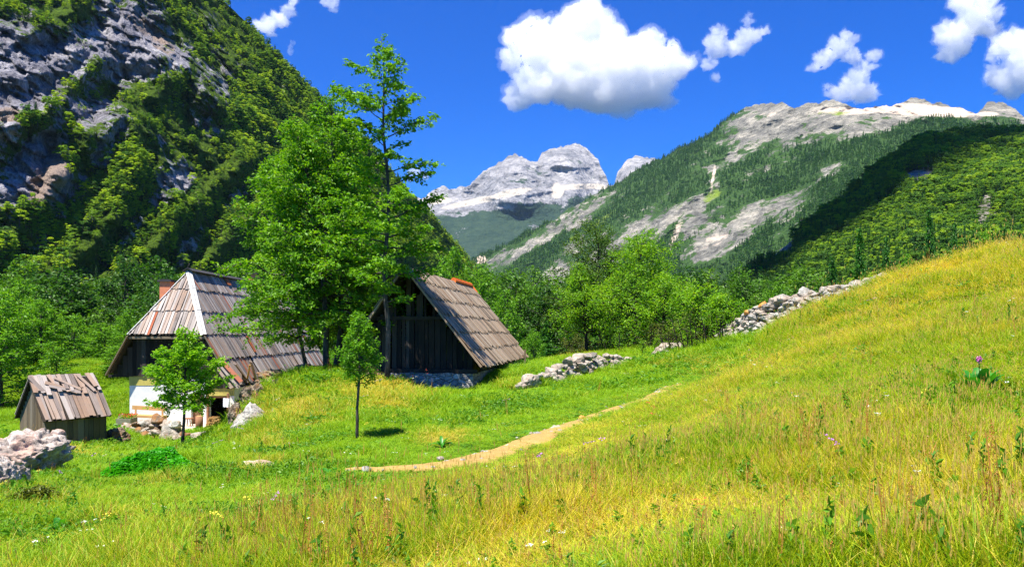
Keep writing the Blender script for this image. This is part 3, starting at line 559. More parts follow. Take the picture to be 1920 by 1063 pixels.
for i, (px, Y, top, wp, kd, lab) in enumerate(MT):
    b = at(px, Y, -.15); H = ZC-(top-HY)/F*Y-b[2]; W = wp/F*Y
    if kd < 3: Tm, Lm = MIDK[kd]; s_ = (W/(2.1*(3.1, 3.6, 2.6)[kd]), H/10.2)
    else: Tm, Lm = CONK[kd-3]; s_ = (W/4.8, H/12)
    tree('broadleaf_tree' if kd < 3 else 'conifer_tree', b, Tm, Lm, lab, 'trees around the farm' if kd < 3 else 'conifers on the slope', rz=i*2.1, scl=(s_[0], s_[0], s_[1]))
# hornbeams in front of the farmhouse
def hero(seed, px, Y, top, leanpx, Rpx, label, n1, lowpx, shape, dens=56, up=(-4, 62), **k):
    b = at(px, Y, -.08); H = ZC-(top-HY)/F*Y-b[2]; R = Rpx/F*Y
    k.setdefault('var', (.5, 1.3)); k.setdefault('wob', .05)
    Tm, Lm = kind(seed, L_HERO, H=H, env=lambda t: R*shape(t), start=lowpx, n1=int(n1*.9), lean=(leanpx/F*Y, 0), up=up, dens=dens, **k)
    return tree('hornbeam_tree', b, Tm, Lm, label, 'hornbeams by the farmhouse')
def shp(pts): a = np.array(pts); return lambda t: float(np.interp(t, a[:, 0], a[:, 1]))
hero(201, 613, 28.6, 235, -62, 140, 'leafy hornbeam in the middle of the clump, branches reaching over the farmhouse roof', 84, .2, shp([(0, .9), (.2, 1.15), (.4, 1.1), (.6, .85), (.8, .6), (1, .12)]), lsize=.135, spread=.10, flat=.6, r0=.12, sub=3.0)
hero(202, 626, 29.4, 180, -18, 105, 'tallest dense hornbeam of the clump, right of its leafy neighbour', 80, .25, shp([(0, .8), (.3, 1.0), (.5, 1.0), (.75, .75), (.9, .45), (1, .1)]), lsize=.135, spread=.10, flat=.6, r0=.13, sub=3.0)
hero(203, 585, 31, 300, -85, 105, 'hornbeam at the left back of the clump, behind the farmhouse ridge', 60, .25, shp([(0, 1.), (.3, 1.2), (.6, .9), (.85, .6), (1, .1)]), lsize=.14, spread=.10, flat=.6, r0=.09, sub=2.8)
hero(204, 672, 30.5, 235, -6, 82, 'hornbeam at the right back of the clump, close to the lone tall tree', 58, .3, shp([(0, .7), (.3, 1.0), (.6, .95), (.85, .55), (1, .1)]), lsize=.14, spread=.10, flat=.6, r0=.09, sub=2.8)
hero(205, 725, 25.3, 72, 14, 112, 'lone tall airy tree in front of the barn gable', 70, .24, shp([(0, .6), (.22, .75), (.4, .95), (.52, 1.0), (.66, .85), (.76, 1.15), (.86, .9), (.94, .4), (1, .08)]), dens=66, up=(5, 38), var=(.4, 1.2), wob=.05, lsize=.14, spread=.085, flat=.7, r0=.085, sub=2.8, subl=.36, droop=.08)
# young ash by the farmhouse door, orchard, saplings
b = at(340, 25.2, -.05); Tm, Lm = kind(301, L_ASH, H=3.75, env=lambda t: 1.5*shp([(0, .6), (.25, 1.0), (.5, .95), (.75, .6), (1, .12)])(t), r0=.05, n1=70, start=.35, up=(20, 62), droop=.05, sub=4.5, dens=72, lsize=.10, var=(.5, 1.25), spread=.05, flat=.6, k=5)
tree('ash_tree', b, Tm, Lm, 'young round ash tree in front of the white farmhouse wall')
b = hit(670, 826); Tm, Lm = kind(302, L_MID, H=2.45, env=lambda t: .52*shp([(0, .3), (.45, .8), (.6, 1), (.8, .8), (1, .3)])(t), r0=.028, n1=44, start=.46, up=(30, 70), sub=9, dens=95, lsize=.056, spread=.03, flat=.3, k=5, wob=.02)
tree('sapling', b-[0, 0, .03], Tm, Lm, 'slim sapling alone on the open grass in front of the barn')
L_ORCH = leaf_mat('orchard leaves', [(.06, .18, .005), (.13, .32, .008), (.23, .44, .010), (.38, .56, .018)], .48)
L_ORCD = leaf_mat('dull orchard leaves', [(.04, .10, .006), (.08, .17, .01), (.15, .25, .02)], .35)
OR = [(1121,46,424,168,.22,L_ORCD,'dark dull-green fruit tree at the back of the orchard',311,(0,0)),(1194,42,452,200,.2,L_ORCH,'widest bright fruit tree in the middle of the orchard',312,(.5,0)),(1098,43.5,505,120,.25,L_ORCH,'bright fruit tree at the left edge of the orchard',313,(-.3,0)),
      (1240,39,520,130,.15,L_ORCH,'bushy fruit tree right of the widest one',314,(.3,0)),(1330,33,548,120,.22,L_ORCH,'small bright fruit tree beside the rubble wall',315,(-.5,0)),(1386,31.5,562,90,.3,L_ORCH,'fruit tree with a dark trunk leaning left across the rubble wall',316,(-1.1,0))]
for px, Y, top, wp, st, lf, lab, sd, ln in OR:
    b = at(px, Y, -.05); H = ZC-(top-HY)/F*Y-b[2]; R = wp/F*Y/2
    Tm, Lm = kind(sd, lf, BARKD, H=H, env=lambda t: R*shp([(0, .8), (.3, 1.1), (.6, .95), (.85, .6), (1, .2)])(t), r0=.10, n1=60, start=st, lean=ln, var=(.5, 1.3), up=(10, 65), sub=2.8, dens=38, lsize=.12, spread=.11, flat=.4, k=5, wob=.08)
    tree('fruit_tree', b, Tm, Lm, lab, 'orchard trees')
SP = [(1161,38,618,34,'little sapling at the right end of the low stone row'),(1416,29.5,556,46,'sparse sapling in front of the rubble wall'),(1452,31,570,40,'thin sapling behind the rubble wall'),(1232,33,636,34,'low thin sapling on the orchard edge'),(1289,31.5,600,40,'thin stemmed sapling left of the small fruit tree'),(1204,34,640,30,'waist-high sapling in front of the wide fruit tree')]
for i, (px, Y, top, wp, lab) in enumerate(SP):
    b = at(px, Y, -.03); H = ZC-(top-HY)/F*Y-b[2]; R = wp/F*Y/2
    Tm, Lm = kind(330+i, L_ORCH, BARKD, H=max(H, .8), env=lambda t: R*(1.1-.7*t), r0=.022, n1=18, start=.2, up=(30, 70), sub=6, dens=40, lsize=.07, spread=.05, flat=.3, k=4)
    tree('sapling', b, Tm, Lm, lab, 'saplings on the orchard edge')
# ================= farm buildings
def zz(py, Y): return ZC-(py-HY)/F*Y
def xx(px, Y): return (px-HX)/F*Y
def wood_mat(name, lo, mid, hi, warm, rust=.0, sc_=1.):
    m = N(name); b = m.attr('bc', vec=True); isl = m.isl()
    sep = m.n('ShaderNodeSeparateXYZ'); m.set(sep.inputs[0], b); cx = m.n('ShaderNodeCombineXYZ')
    m.set(cx.inputs[0], m.math('MULTIPLY', sep.outputs[0], 60*sc_)); m.set(cx.inputs[1], m.math('MULTIPLY', sep.outputs[1], 2.2*sc_)); m.set(cx.inputs[2], m.math('MULTIPLY', isl, 97))
    g = m.noise(cx.outputs[0], 1, 5, .7, .4); blot = m.noise(m.pos(), 2.2, 4, .6)
    f = m.math('ADD', m.math('MULTIPLY', isl, .45), m.math('ADD', m.math('MULTIPLY', g, .45), m.math('MULTIPLY', blot, .2)))
    c = m.ramp(f, [(.22, lo), (.5, mid), (.85, hi)])
    i2 = m.math('FRACT', m.math('MULTIPLY', isl, 37.7)); c = m.mix(m.math('MULTIPLY', m.math('GREATER_THAN', i2, .62), m.math('MULTIPLY', blot, .9)), c, warm)
    if rust: c = m.mix(m.math('MULTIPLY', m.math('GREATER_THAN', i2, 1-rust), .75), c, (.33, .07, .02))
    crack = m.ramp(g, [(.28, .35), (.4, 1)]); c = m.mix(.8, c, crack, 'MULTIPLY')
    return m.done(m.bsdf(c, .85, m.bump(g, .6, .02), .2))
W_ROOF = wood_mat('weathered shingle boards', (.08, .065, .06), (.26, .225, .205), (.50, .455, .42), (.31, .19, .12), .03)
W_BARN = wood_mat('brown shingle boards', (.07, .047, .032), (.25, .19, .135), (.50, .41, .31), (.34, .21, .12))
W_SHED = wood_mat('pinkish roof boards', (.13, .10, .09), (.30, .24, .215), (.48, .42, .39), (.36, .20, .11))
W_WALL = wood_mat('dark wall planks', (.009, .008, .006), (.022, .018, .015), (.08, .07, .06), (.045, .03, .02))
W_WALL2 = wood_mat('grey wall planks', (.06, .045, .03), (.15, .12, .085), (.26, .22, .17), (.17, .11, .05))
W_RAW = wood_mat('pale raw wood', (.25, .15, .06), (.45, .28, .11), (.60, .42, .20), (.5, .26, .08))
W_BARK = wood_mat('barky log', (.10, .05, .03), (.26, .14, .08), (.40, .25, .15), (.3, .12, .06))
def plain(name, col, n_=6., var=.25, bump_=.3, rough=.85):
    m = N(name); a = m.noise(m.pos(), n_, 6, .65); b = m.noise(m.pos(), n_*.15, 3, .6); f = m.math('ADD', m.math('MULTIPLY', a, .6), m.math('MULTIPLY', b, .4))
    c = m.ramp(f, [(.32, tuple(x*(1-var) for x in col)), (.66, tuple(min(1, x*(1+var*.4)) for x in col))]); return m.done(m.bsdf(c, rough, m.bump(a, bump_, .02), .25))
PLASTER = plain('white lime plaster', (.82, .82, .80), 3, .18); YEL = plain('yellow wash', (.55, .46, .12), 5, .3); DARK = plain('near-black interior', (.012, .01, .009)); PAVE = plain('pale terrace paving', (.62, .54, .44), 4, .3)
FLASH = plain('pale sheet flashing', (.52, .51, .49), 3, .25, .1, .5); CLOTH = plain('white cloth', (.85, .87, .9), 20, .1); RUSTM = plain('rusty sheet', (.42, .12, .04), 8, .5); RIDGEC = plain('dark ridge felt', (.05, .048, .05), 9, .4)
def brick_mat():
    m = N('orange chimney brick'); x = m.n('ShaderNodeTexBrick'); p = m.pos(); mp = m.mp(p, (1, 1, 1), (radians(90), 0, 0)); m.set(x.inputs['Vector'], mp)
    x.inputs['Color1'].default_value = (.80, .22, .06, 1); x.inputs['Color2'].default_value = (.62, .15, .05, 1); x.inputs['Mortar'].default_value = (.4, .3, .25, 1)
    x.inputs['Scale'].default_value = 5; x.inputs['Mortar Size'].default_value = .03; return m.done(m.bsdf(x.outputs[0], .9, m.bump(x.outputs[1], -.4, .02), .2))
BRICK = brick_mat()
def stone_wall_mat():
    m = N('rubble masonry'); p = m.mp(m.pos(), (1, 1, 1.5)); pw = m.vm('ADD', p, m.vm('MULTIPLY', m.noise(p, 5, 3, col=True), (.12, .12, .12)))
    v = m.vor(pw, 4.5, 'DISTANCE_TO_EDGE'); cc = m.vor(pw, 4.5, 'F1', 'Color'); s = m.n('ShaderNodeSeparateColor'); m.set(s.inputs[0], cc); n_ = m.noise(p, 14, 6, .7)
    c = m.ramp(m.math('ADD', m.math('MULTIPLY', s.outputs[0], .5), m.math('MULTIPLY', n_, .5)), [(.3, (.24, .23, .22)), (.5, (.38, .36, .33)), (.7, (.55, .52, .46))]); c = m.mix(m.ramp(v, [(.0, 1.), (.07, 0.)]), c, (.20, .18, .15))
    return m.done(m.bsdf(c, .9, m.bump(m.math('ADD', m.ramp(v, [(0, 0.), (.12, 1.)]), m.math('MULTIPLY', n_, .4)), .9, .04), .2))
MASON = stone_wall_mat()
def slope_boards(B, rg, org, down, along, length, drops, L1, clip=None, w=(.13, .26), lift=.032, gap=.018, jit=.05, thick=.02, over=.16, miss=0., skew=.01, y0=0.):
    """courses of boards on a roof plane. org: top line start; down: vector of one unit of drop; along: unit vector; drops: course limits"""
    down = np.asarray(down, float); dl = np.linalg.norm(down); dn = down/dl; along = np.asarray(along, float); nrm = np.cross(dn, along); nrm = nrm if nrm[2] > 0 else -nrm
    flip = np.dot(np.cross(dn, along), nrm) < 0
    for k in range(len(drops)-1):
        s = y0
        while s < length:
            bw = rg.uniform(*w); bw = min(bw, length-s+.001)
            if bw < .04: break
            top = drops[k]-over*(k > 0); bot = drops[k+1]+rg.uniform(-jit, jit)
            if clip: top = max(top, clip(s+bw/2))
            if rg.rand() > miss and bot-top > .08:
                lf = lift*(1+rg.rand()*.6); off = .02*k+rg.uniform(0, .012)
                a = org+down*top+along*s+nrm*(.004+rg.uniform(0, .008)); b = org+down*bot+along*(s+rg.normal()*skew)+nrm*(.010+lf+rg.uniform(0, .012)); u = b-a
                wd = along if not flip else -along; st = a if not flip else a+along*(bw-gap)
                st = st+np.cross(u/np.linalg.norm(u), wd)*0
                B.board(st, u, wd, np.linalg.norm(u), bw-gap, thick, rg.rand())
            s += bw
def wall_planks(B, rg, a, b, zb, ztop, w=(.14, .22), T=.025, miss=0., gap=.01, zj=.03):
    """vertical planks from a to b (x,y), ztop(share along) gives each top"""
    a, b = np.array([*a, 0.]), np.array([*b, 0.]); L = np.linalg.norm(b-a); d = (b-a)/L; s = 0
    while s < L-.05:
        bw = min(rg.uniform(*w), L-s); zt = min(ztop(s), ztop(s+bw)); z0 = zb(s+bw/2) if callable(zb) else zb; z0 += rg.uniform(-zj, zj)
        if rg.rand() > miss and zt-z0 > .08:
            n = np.cross([0, 0, 1.], d); o = a+d*s+np.array([0, 0, z0])+n*rg.uniform(0, .012); B.board(o+[0, 0, 0], (rg.normal()*.004, 0, 1), d, zt-z0, bw-gap, T, rg.rand())
        s += bw
rg = np.random.RandomState(3)
# ---- farmhouse
XR, YA, YF, YB, ZR, TS = -14.5, 36.0, 33.6, 51.0, 4.31, 1.8
GB = -2.36
H_ = empty('farmhouse', (XR, 34, GB), 'old farmhouse with a big grey shingle-board hip roof above white walls', 'house')
B = MB(); dr = [0, .9, 1.87, 2.87, 3.92, 5.0]; dn = np.array([1/TS, 0, -1.])
hipc = lambda s: 2.87*max(0, (YA-(YF+s))/(YA-YF))
slope_boards(B, rg, np.array([XR, YF, ZR]), dn, (0, 1, 0), YB-YF, dr[:5], 0, hipc, (.09, .20), skew=.025)
slope_boards(B, rg, np.array([XR, YF+.1, ZR]), dn, (0, 1, 0), YB-YF-.1, dr[4:], 0, None, (.12, .28), skew=.07, jit=.16, miss=.10, lift=.05)
dnl = np.array([-1/TS, 0, -1.]); slope_boards(B, rg, np.array([XR, YF, ZR]), dnl, (0, 1, 0), YB-YF, [0, .9, 1.87, 2.87, 3.75, 4.5], 0, hipc, (.16, .3))
dh = np.array([0, -(YA-YF)/2.87, -1.]); slope_boards(B, rg, np.array([XR-1.66, YA, ZR]), dh, (1, 0, 0), 3.32, dr[:4], 0, lambda s: TS*abs(s-1.66), (.07, .15), jit=.03, skew=.02)
# solid decking under the boards
def deck(B, pts, t=.04):
    pts = np.asarray(pts, float); n = np.cross(pts[1]-pts[0], pts[2]-pts[0]); n /= np.linalg.norm(n); n = n if n[2] > 0 else -n
    lo = pts-n*t; V = np.vstack([pts, lo]); B.add(V, [(0, 1, 2, 3), (7, 6, 5, 4), (0, 4, 5, 1), (1, 5, 6, 2), (2, 6, 7, 3), (3, 7, 4, 0)])
roof = B.build('roof', W_ROOF, H_)
D2 = MB()
def rp(side, y, d): return np.array([XR+side*d/TS, y, ZR-d-.015])
for sd, dm in ((1, 4.95), (-1, 4.45)):
    deck(D2, [rp(sd, YF+.04, 2.9), rp(sd, YB-.05, 2.9), rp(sd, YB-.05, dm), rp(sd, YF+.04, dm)])
    deck(D2, [rp(sd, YA+.03, .03), rp(sd, YB-.05, .03), rp(sd, YB-.05, 2.88), rp(sd, YF+.1, 2.88)])
deck(D2, [(XR-.02, YA, ZR-.03), (XR+.02, YA, ZR-.03), (XR+1.55, YF+.06, ZR-2.89), (XR-1.55, YF+.06, ZR-2.89)])
D2.build('decking', W_WALL, roof)
B = MB()
for i, (a, b_) in enumerate(((0, .93), (.86, 1.9), (1.83, 2.95))):
    for sd in (1, -1):
        f = lambda d: np.array([XR+sd*d/TS, YA-(YA-YF)*d/2.87, ZR-d+.085+.03*(d > a)])
        B.bar(f(a), f(b_), .12 if sd > 0 else .07, .015, (sd*.5, -.6, .6))
        if sd > 0: B.bar(f(a)+[-.11, -.07, -.03], f(b_)+[-.11, -.07, -.03], .12, .015, (-.1, -.7, .6))
B.build('hip_flashing', FLASH, roof)
B = MB(); s = YA-.25
while s < YB:
    l = rg.uniform(.9, 1.5); B.bar((XR+.1, s, ZR+.05), (XR+.1, min(s+l, YB), ZR+.045), .26, .03, (.6, 0, 1)); B.bar((XR-.1, s, ZR+.06), (XR-.1, min(s+l, YB), ZR+.055), .26, .03, (-.6, 0, 1)); s += l-.01
B.bar((XR-.05, YA-.1, ZR+.1), (XR+.1, YA-.3, ZR+.3), .04, .04); B.build('ridge_cap', RIDGEC, roof)
for y, d0, d1, wd in ((38.3, 2.98, 3.75, .30), (48.6, 3.0, 3.7, .45), (39.9, .1, .45, .5)):
    B = MB(); a = np.array([XR+d0/TS, y, ZR-d0])+np.array([.874, 0, .485])*.10; B.board(a, dn, (0, 1, 0), (d1-d0)*1.14, wd, .012); B.build('rust_patch', RUSTM, roof)
# chimneys
for cx, cy_, zb_, zt, wd, cap in ((XR-1.97, 38.2, .5, zz(529, 38.2), .5, True), (XR-.25, 45.6, 3.2, zz(515, 45.6), .5, False)):
    B = MB(); B.box((cx-wd/2, cy_-wd/2, zb_), (cx+wd/2, cy_+wd/2, zt)); c = B.build('chimney', BRICK, roof)
    B = MB(); B.box((cx-wd/2-.08, cy_-wd/2-.08, zt), (cx+wd/2+.08, cy_+wd/2+.08, zt+.09)); B.box((cx-wd/2+.05, cy_-wd/2+.05, zt+.09), (cx+wd/2-.05, cy_+wd/2-.05, zt+.13)); B.build('chimney_cap', RIDGEC, H_)
# barge boards
B = MB(); B.bar((XR-2.86/TS-.02, YF, ZR-2.9), (XR-4.55/TS, YF, ZR-4.55), .05, .24, (0, -1, 0)); B.bar((XR+2.86/TS+.02, YF, ZR-2.9), (XR+4.3/TS, YF, ZR-4.3), .05, .18, (0, -1, 0))
B.bar((XR-1.6, YF+.02, ZR-2.98), (XR+1.6, YF+.02, ZR-2.98), .05, .10, (0, 0, 1)); B.build('barge_board', W_WALL2, roof)
# gable planks
PY0 = 33.93; B = MB(); topf = lambda x: ZR-max(2.95-.3, TS*abs(x-XR)+.12)
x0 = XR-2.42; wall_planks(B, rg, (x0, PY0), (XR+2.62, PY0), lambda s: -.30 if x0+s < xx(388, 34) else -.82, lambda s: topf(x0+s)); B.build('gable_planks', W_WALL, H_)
# masonry
XL, XQ = xx(243, 34), xx(439, 34); d0, d1, o0, o1 = xx(358, 34), xx(381, 34), xx(389, 34), xx(430, 34); ZT, ZD = -.28, zz(737, 34)
B = MB()
for a, b_ in ((XL, d0), (d1, o0), (o1, XQ)): B.box((a, 34, GB-.6), (b_, 34.4, ZD))
B.box((XL, 34, ZD), (xx(388, 34), 34.4, ZT)); B.box((xx(388, 34)+.002, 34.002, ZD), (XQ, 34.398, -.80))
B.box((XL+.002, 34.4, GB-.6), (XL+.4, YB-.3, ZT-.004)); B.box((XQ-.4, 34.4, GB-.6), (XQ-.002, YB-.3, -.84)); B.box((XL+.4, YB-.7, GB-.6), (XQ-.4, YB-.302, -.9)); wall = B.build('wall', PLASTER, H_)
B = MB(); B.box((XL-.012, 33.985, ZT-.42), (xx(300, 34), 34.0-.002, ZT+.02)); B.build('yellow_band', YEL, wall); B = MB(); B.box((xx(388, 34), 33.985, zz(742, 34)), (XQ+.01, 33.998, zz(727, 34))); B.build('yellow_band', YEL, wall)
B = MB(); B.box((XL+.42, 35.6, GB-.5), (XQ-.42, 35.7, ZD-.02)); B.box((XL+.4, 34.4, ZD), (XQ-.42, 35.7, ZD+.05)); B.build('dark_porch', DARK, H_)  # near-black back wall and ceiling behind the porch opening
B = MB(); wall_planks(B, rg, (d0+.03, 34.15), (d1-.03, 34.15), GB, lambda s: ZD-.02, (.12, .15), zj=.0); dd = B.build('door', W_BARK, H_)
B = MB(); B.bar((d1-.12, 34.09, GB+.9), (d1-.12, 34.09, GB+1.05), .03, .03); B.build('handle', RIDGEC, dd)
B = MB(); B.box((o0-.03, 33.95, GB), (o0+.05, 34.1, ZD)); B.build('door_post', W_BARK, H_); B = MB(); B.box((o1-.09, 33.95, GB), (o1-.01, 34.1, ZD)); B.build('door_post', W_BARK, H_)
B = MB(); B.box((XL-.05, 33.9, ZT+.0), (XL+.0, 34.2, ZT+.12)); B.bar((XL-.9, 34.05, ZT-.02), (XQ, 34.05, ZT-.02), .12, .1)
B.build('wall_beam', W_WALL, H_)
# terrace, towel, bench, stool, firewood, chopping log
zt = GB+.02
B = MB(); B.box((xx(300, 33), 31.6, zt-.5), (xx(452, 33), 33.99, zt)); B.box((xx(196, 34), 34.3, zt-.4), (xx(243, 34.4), 35.4, zt-.05)); tag(B.build('terrace', PAVE), kind='structure')
def cloth():
    n = 14; u, v = np.meshgrid(np.linspace(0, 1, n), np.linspace(0, 1, n)); x0, x1 = xx(418.5, 33.8), xx(430, 33.8); z1, z0 = zz(746, 33.8), zz(762.5, 33.8)
    X = x0+(x1-x0)*u; Y = 33.8+.025*np.sin(u*14)*(.3+v)-.03*v; Z = z1+(z0-z1)*v-.02*u; V = xyz(X, Y, Z).reshape(-1, 3); q = gridq(n, n); V2 = V+[0, .012, 0]
    o = ob('towel', mesh('towel', np.vstack([V, V2]), np.vstack([q, q[:, ::-1]+n*n]), [CLOTH], None, True), label='white towel hanging in the dark porch of the farmhouse', cat='towel'); return o
cloth()
B = MB(); B.tube([(xx(386, 33.75), 33.83, zz(745, 33.8)), (xx(436, 33.7), 33.83, zz(745, 33.8))], .008, 5); tag(B.build('clothes_line', W_BARK), 'thin line strung across the farmhouse porch holding the towel', 'clothes line')
bn = empty('bench', (xx(275, 32.6), 32.8, GB), 'orange-brown wooden bench along the white farmhouse wall', 'bench')
a, b_ = P(249, 772, 33.3), P(307, 781, 32.4); zs = GB+.48
B = MB(); B.bar((a[0], 33.1, zs), (b_[0], 32.5, zs), .38, .09, rnd=.4); B.build('seat', W_RAW, bn)
B = MB(); B.bar((a[0], 33.28, zs+.32), (b_[0], 32.70, zs+.30), .05, .16); B.build('backrest', W_RAW, bn)
for f in (.06, .92): B = MB(); q = np.array([a[0]+(b_[0]-a[0])*f, 33.1-.6*f, 0]); B.box((q[0]-.12, q[1]-.17, GB-.1), (q[0]+.12, q[1]+.17, zs-.047)); B.build('leg', W_RAW, bn)
for f in (.1, .88): B = MB(); q = np.array([a[0]+(b_[0]-a[0])*f, 33.26-.58*f, 0]); B.box((q[0]-.03, q[1]-.02, zs+.045), (q[0]+.03, q[1]+.02, zs+.38)); B.build('back_post', W_RAW, bn)
st = empty('stool', (xx(354, 33.3), 33.3, zt), 'little red-brown stool by the farmhouse door', 'stool')
sx = xx(354, 33.3); B = MB(); B.box((sx-.16, 33.12, zt+.30), (sx+.16, 33.46, zt+.34)); B.build('seat', W_BARK, st)
for ax in (-.12, .12):
    for ay in (33.17, 33.41): B = MB(); B.bar((sx+ax, ay, zt-.01), (sx+ax*.8, ay, zt+.30), .035, .035); B.build('leg', W_BARK, st)
def log_end(): 
    m = N('cut log end'); p = m.obj(); n_ = m.noise(p, 20, 5, .7); return m.done(m.bsdf(m.ramp(n_, [(.3, (.34, .17, .06)), (.7, (.66, .42, .18))]), .9, m.bump(n_, .4, .01), .1))
LOGEND = log_end()
lg = empty('chopping_block', P(373.5, 808, 32.0), 'upright orange-brown log on the terrace edge beside the firewood', 'log')
B = MB(); lx = xx(373.5, 31.9); B.tube([(lx, 31.9, zt-.02), (lx, 31.9, zt+.28), (lx+.01, 31.9, zt+.56)], [.15, .14, .145], 14, 3, .05); B.build('log', W_BARK, lg, True)
B = MB(); B.tube([(lx+.01, 31.9, zt+.555), (lx+.01, 31.9, zt+.567)], .13, 14); B.build('cut_face', LOGEND, lg)
fw = empty('firewood_pile', (xx(395, 32), 32.2, zt), 'heap of split firewood stacked at the right end of the terrace', 'firewood')
rw = np.random.RandomState(9); 
for r_ in range(6):
    for c_ in range(9-r_):
        x = xx(382, 32)+.07+c_*.085+r_*.03+rw.uniform(-.01, .01); z = zt+.045+r_*.085; B = MB(); a_ = rw.uniform(.036, .05); B.tube([(x, 31.95+rw.uniform(-.03, .03), z), (x+rw.normal()*.02, 32.35, z)], a_, 5, rw.randint(99), .3); B.build('split_log', W_RAW, fw)
# leaning pole and fallen roof slabs
B = MB(); B.bar(hit(441, 754)-[0, 0, .1], P(468.5, 684, 32.75), .07, .05); tag(B.build('wooden_pole', W_RAW), 'thin wooden pole leaning on the low right eave of the farmhouse', 'pole')
B = MB()
for i, (a, b_, w_) in enumerate((((404, 681), (436, 727), .24), ((410, 679), (446, 723), .22), ((416, 677), (452, 716), .2))): B.bar(P(*a, 32.9-.0*i), P(*b_, 32.75), w_, .03, (.5, -.6, .6), rw.rand())
tag(B.build('roof_slab', W_ROOF), 'slab of nailed grey boards hanging off the corner of the farmhouse eave', 'boards')
for i, (a, b_, w_, lab) in enumerate((((422, 690), (470, 703), .16, 'pale loose board lying lowest across the broken eave'),((440, 684), (512, 694), .14, 'long loose board along the broken eave of the farmhouse'),((470, 682), (500, 702), .12, 'loose board tilted across the eave near the stony bank'),((520, 690), (548, 672), .1, 'loose board end sticking up above the bank'))):
    pa = P(*a, 33.7+.1*i)+[0, 0, .05*i] if i < 3 else hit(*a)-[0, 0, .1]; pb = hit(*b_, 20, 40)+[0, 0, .05+.05*i] if i < 3 else hit(*a)+[.35, .1, .45]
    B = MB(); B.bar(pa, pb, w_, .03, (.4, -.3, .8), .3); tag(B.build('loose_board', W_ROOF), lab, 'board', 'loose boards on the eave')
# ---- barn
rd, gd = np.array([.14, .99, 0]), np.array([.99, -.14, 0]); rd /= np.linalg.norm(rd); gd /= np.linalg.norm(gd)
P0 = np.array([xx(757, 27), 27., zz(502, 27)]); LB = 12.1; TB = 1.25; EB = 2.665
def bp(w_, l, z): return P0*[1, 1, 0]+gd*w_+rd*l+[0, 0, z]
ZE = P0[2]-TB*EB; barn = empty('barn', bp(.6, .5, -.6), 'dark timber barn with a steep brown shingle roof on a stone base', 'barn')
B = MB(); slope_boards(B, rg, P0+[0, 0, .03], gd/TB+[0, 0, -1.], rd, LB, [0, .50, 1.08, 1.66, 2.24, 2.82, 3.40], 0, None, (.07, .17), lift=.034, jit=.06, skew=.04, miss=.012)
slope_boards(B, rg, P0+[0, 0, .03], -gd/1.45+[0, 0, -1.], rd, LB, [0, .7, 1.4, 2.15], 0, None, (.14, .26), lift=.05)
broof = B.build('roof', W_BARN, barn)
D2 = MB()
for sd, T_, dm in ((1, TB, 3.32), (-1, 1.45, 2.1)): deck(D2, [P0+rd*.05-[0, 0, .02], P0+rd*(LB-.05)-[0, 0, .02], P0+rd*(LB-.05)+gd*sd*dm/T_-[0, 0, dm+.02], P0+rd*.05+gd*sd*dm/T_-[0, 0, dm+.02]], .03)
for i in range(7):   # purlins under the eaves
    d = .3+i*.5; D2.bar(P0+gd*(d/TB)-[0, 0, d+.09]+rd*.1, P0+gd*(d/TB)-[0, 0, d+.09]+rd*(LB-.1), .08, .08)
D2.build('decking', W_WALL, broof)
B = MB(); s = LB*.655
while s < LB-.3: l = .38; B.tube([P0+rd*s+[0, 0, .07], P0+rd*(s+l)+[0, 0, .055]], [.13, .115], 8); s += l-.02
B.tube([P0+rd*(LB-.3)+gd*.1-[0, 0, .02], P0+rd*(LB-.28)+gd*.3-[0, 0, .28]], .07, 6); B.build('ridge_tile', RUSTM if 0 else plain('orange ridge tiles', (.72, .16, .03), 8, .35), broof)
B = MB(); B.bar(P0+gd*.05-[0, 0, .02], P0+gd*EB-[0, 0, EB*TB], .05, .18, tuple(-rd)); B.bar(P0-gd*.02-[0, 0, .02], P0-gd*1.47-[0, 0, 2.13], .05, .16, tuple(-rd)); B.build('barge_board', W_BARN, broof)
def btop(w_): return P0[2]-(TB*w_ if w_ > 0 else -1.45*w_)-.10
WI = .55; zb = .30; zm = 2.02
B = MB(); wl, wr = -1.25, 2.25
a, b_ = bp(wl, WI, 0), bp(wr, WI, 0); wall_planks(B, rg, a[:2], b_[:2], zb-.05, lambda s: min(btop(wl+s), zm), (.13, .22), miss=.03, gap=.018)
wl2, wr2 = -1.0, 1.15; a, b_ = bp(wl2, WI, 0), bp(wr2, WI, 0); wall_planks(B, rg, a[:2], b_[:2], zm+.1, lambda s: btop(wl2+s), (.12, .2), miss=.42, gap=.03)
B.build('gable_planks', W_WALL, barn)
B = MB(); B.bar(bp(wl, WI-.05, zm+.03), bp(1.35, WI-.05, zm+.03), .12, .12); B.bar(bp(wl-.1, WI-.06, zb-.06), bp(2.45, WI-.06, zb-.06), .16, .14)
for w_ in (wl+.08, .35, wr-.05): B.bar(bp(w_, WI+.08, zb), bp(w_, WI+.08, min(btop(w_), 2.9)-.05), .13, .13)
B.build('beam', W_WALL, barn)
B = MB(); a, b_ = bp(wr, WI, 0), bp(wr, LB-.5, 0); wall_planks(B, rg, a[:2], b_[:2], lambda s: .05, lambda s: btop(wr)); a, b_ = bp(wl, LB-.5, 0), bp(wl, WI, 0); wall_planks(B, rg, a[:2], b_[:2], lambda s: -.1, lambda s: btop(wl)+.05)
a, b_ = bp(wr, LB-.5, 0), bp(wl, LB-.5, 0); wall_planks(B, rg, a[:2], b_[:2], -.2, lambda s: btop(wr-s)); B.build('side_planks', W_WALL, barn)
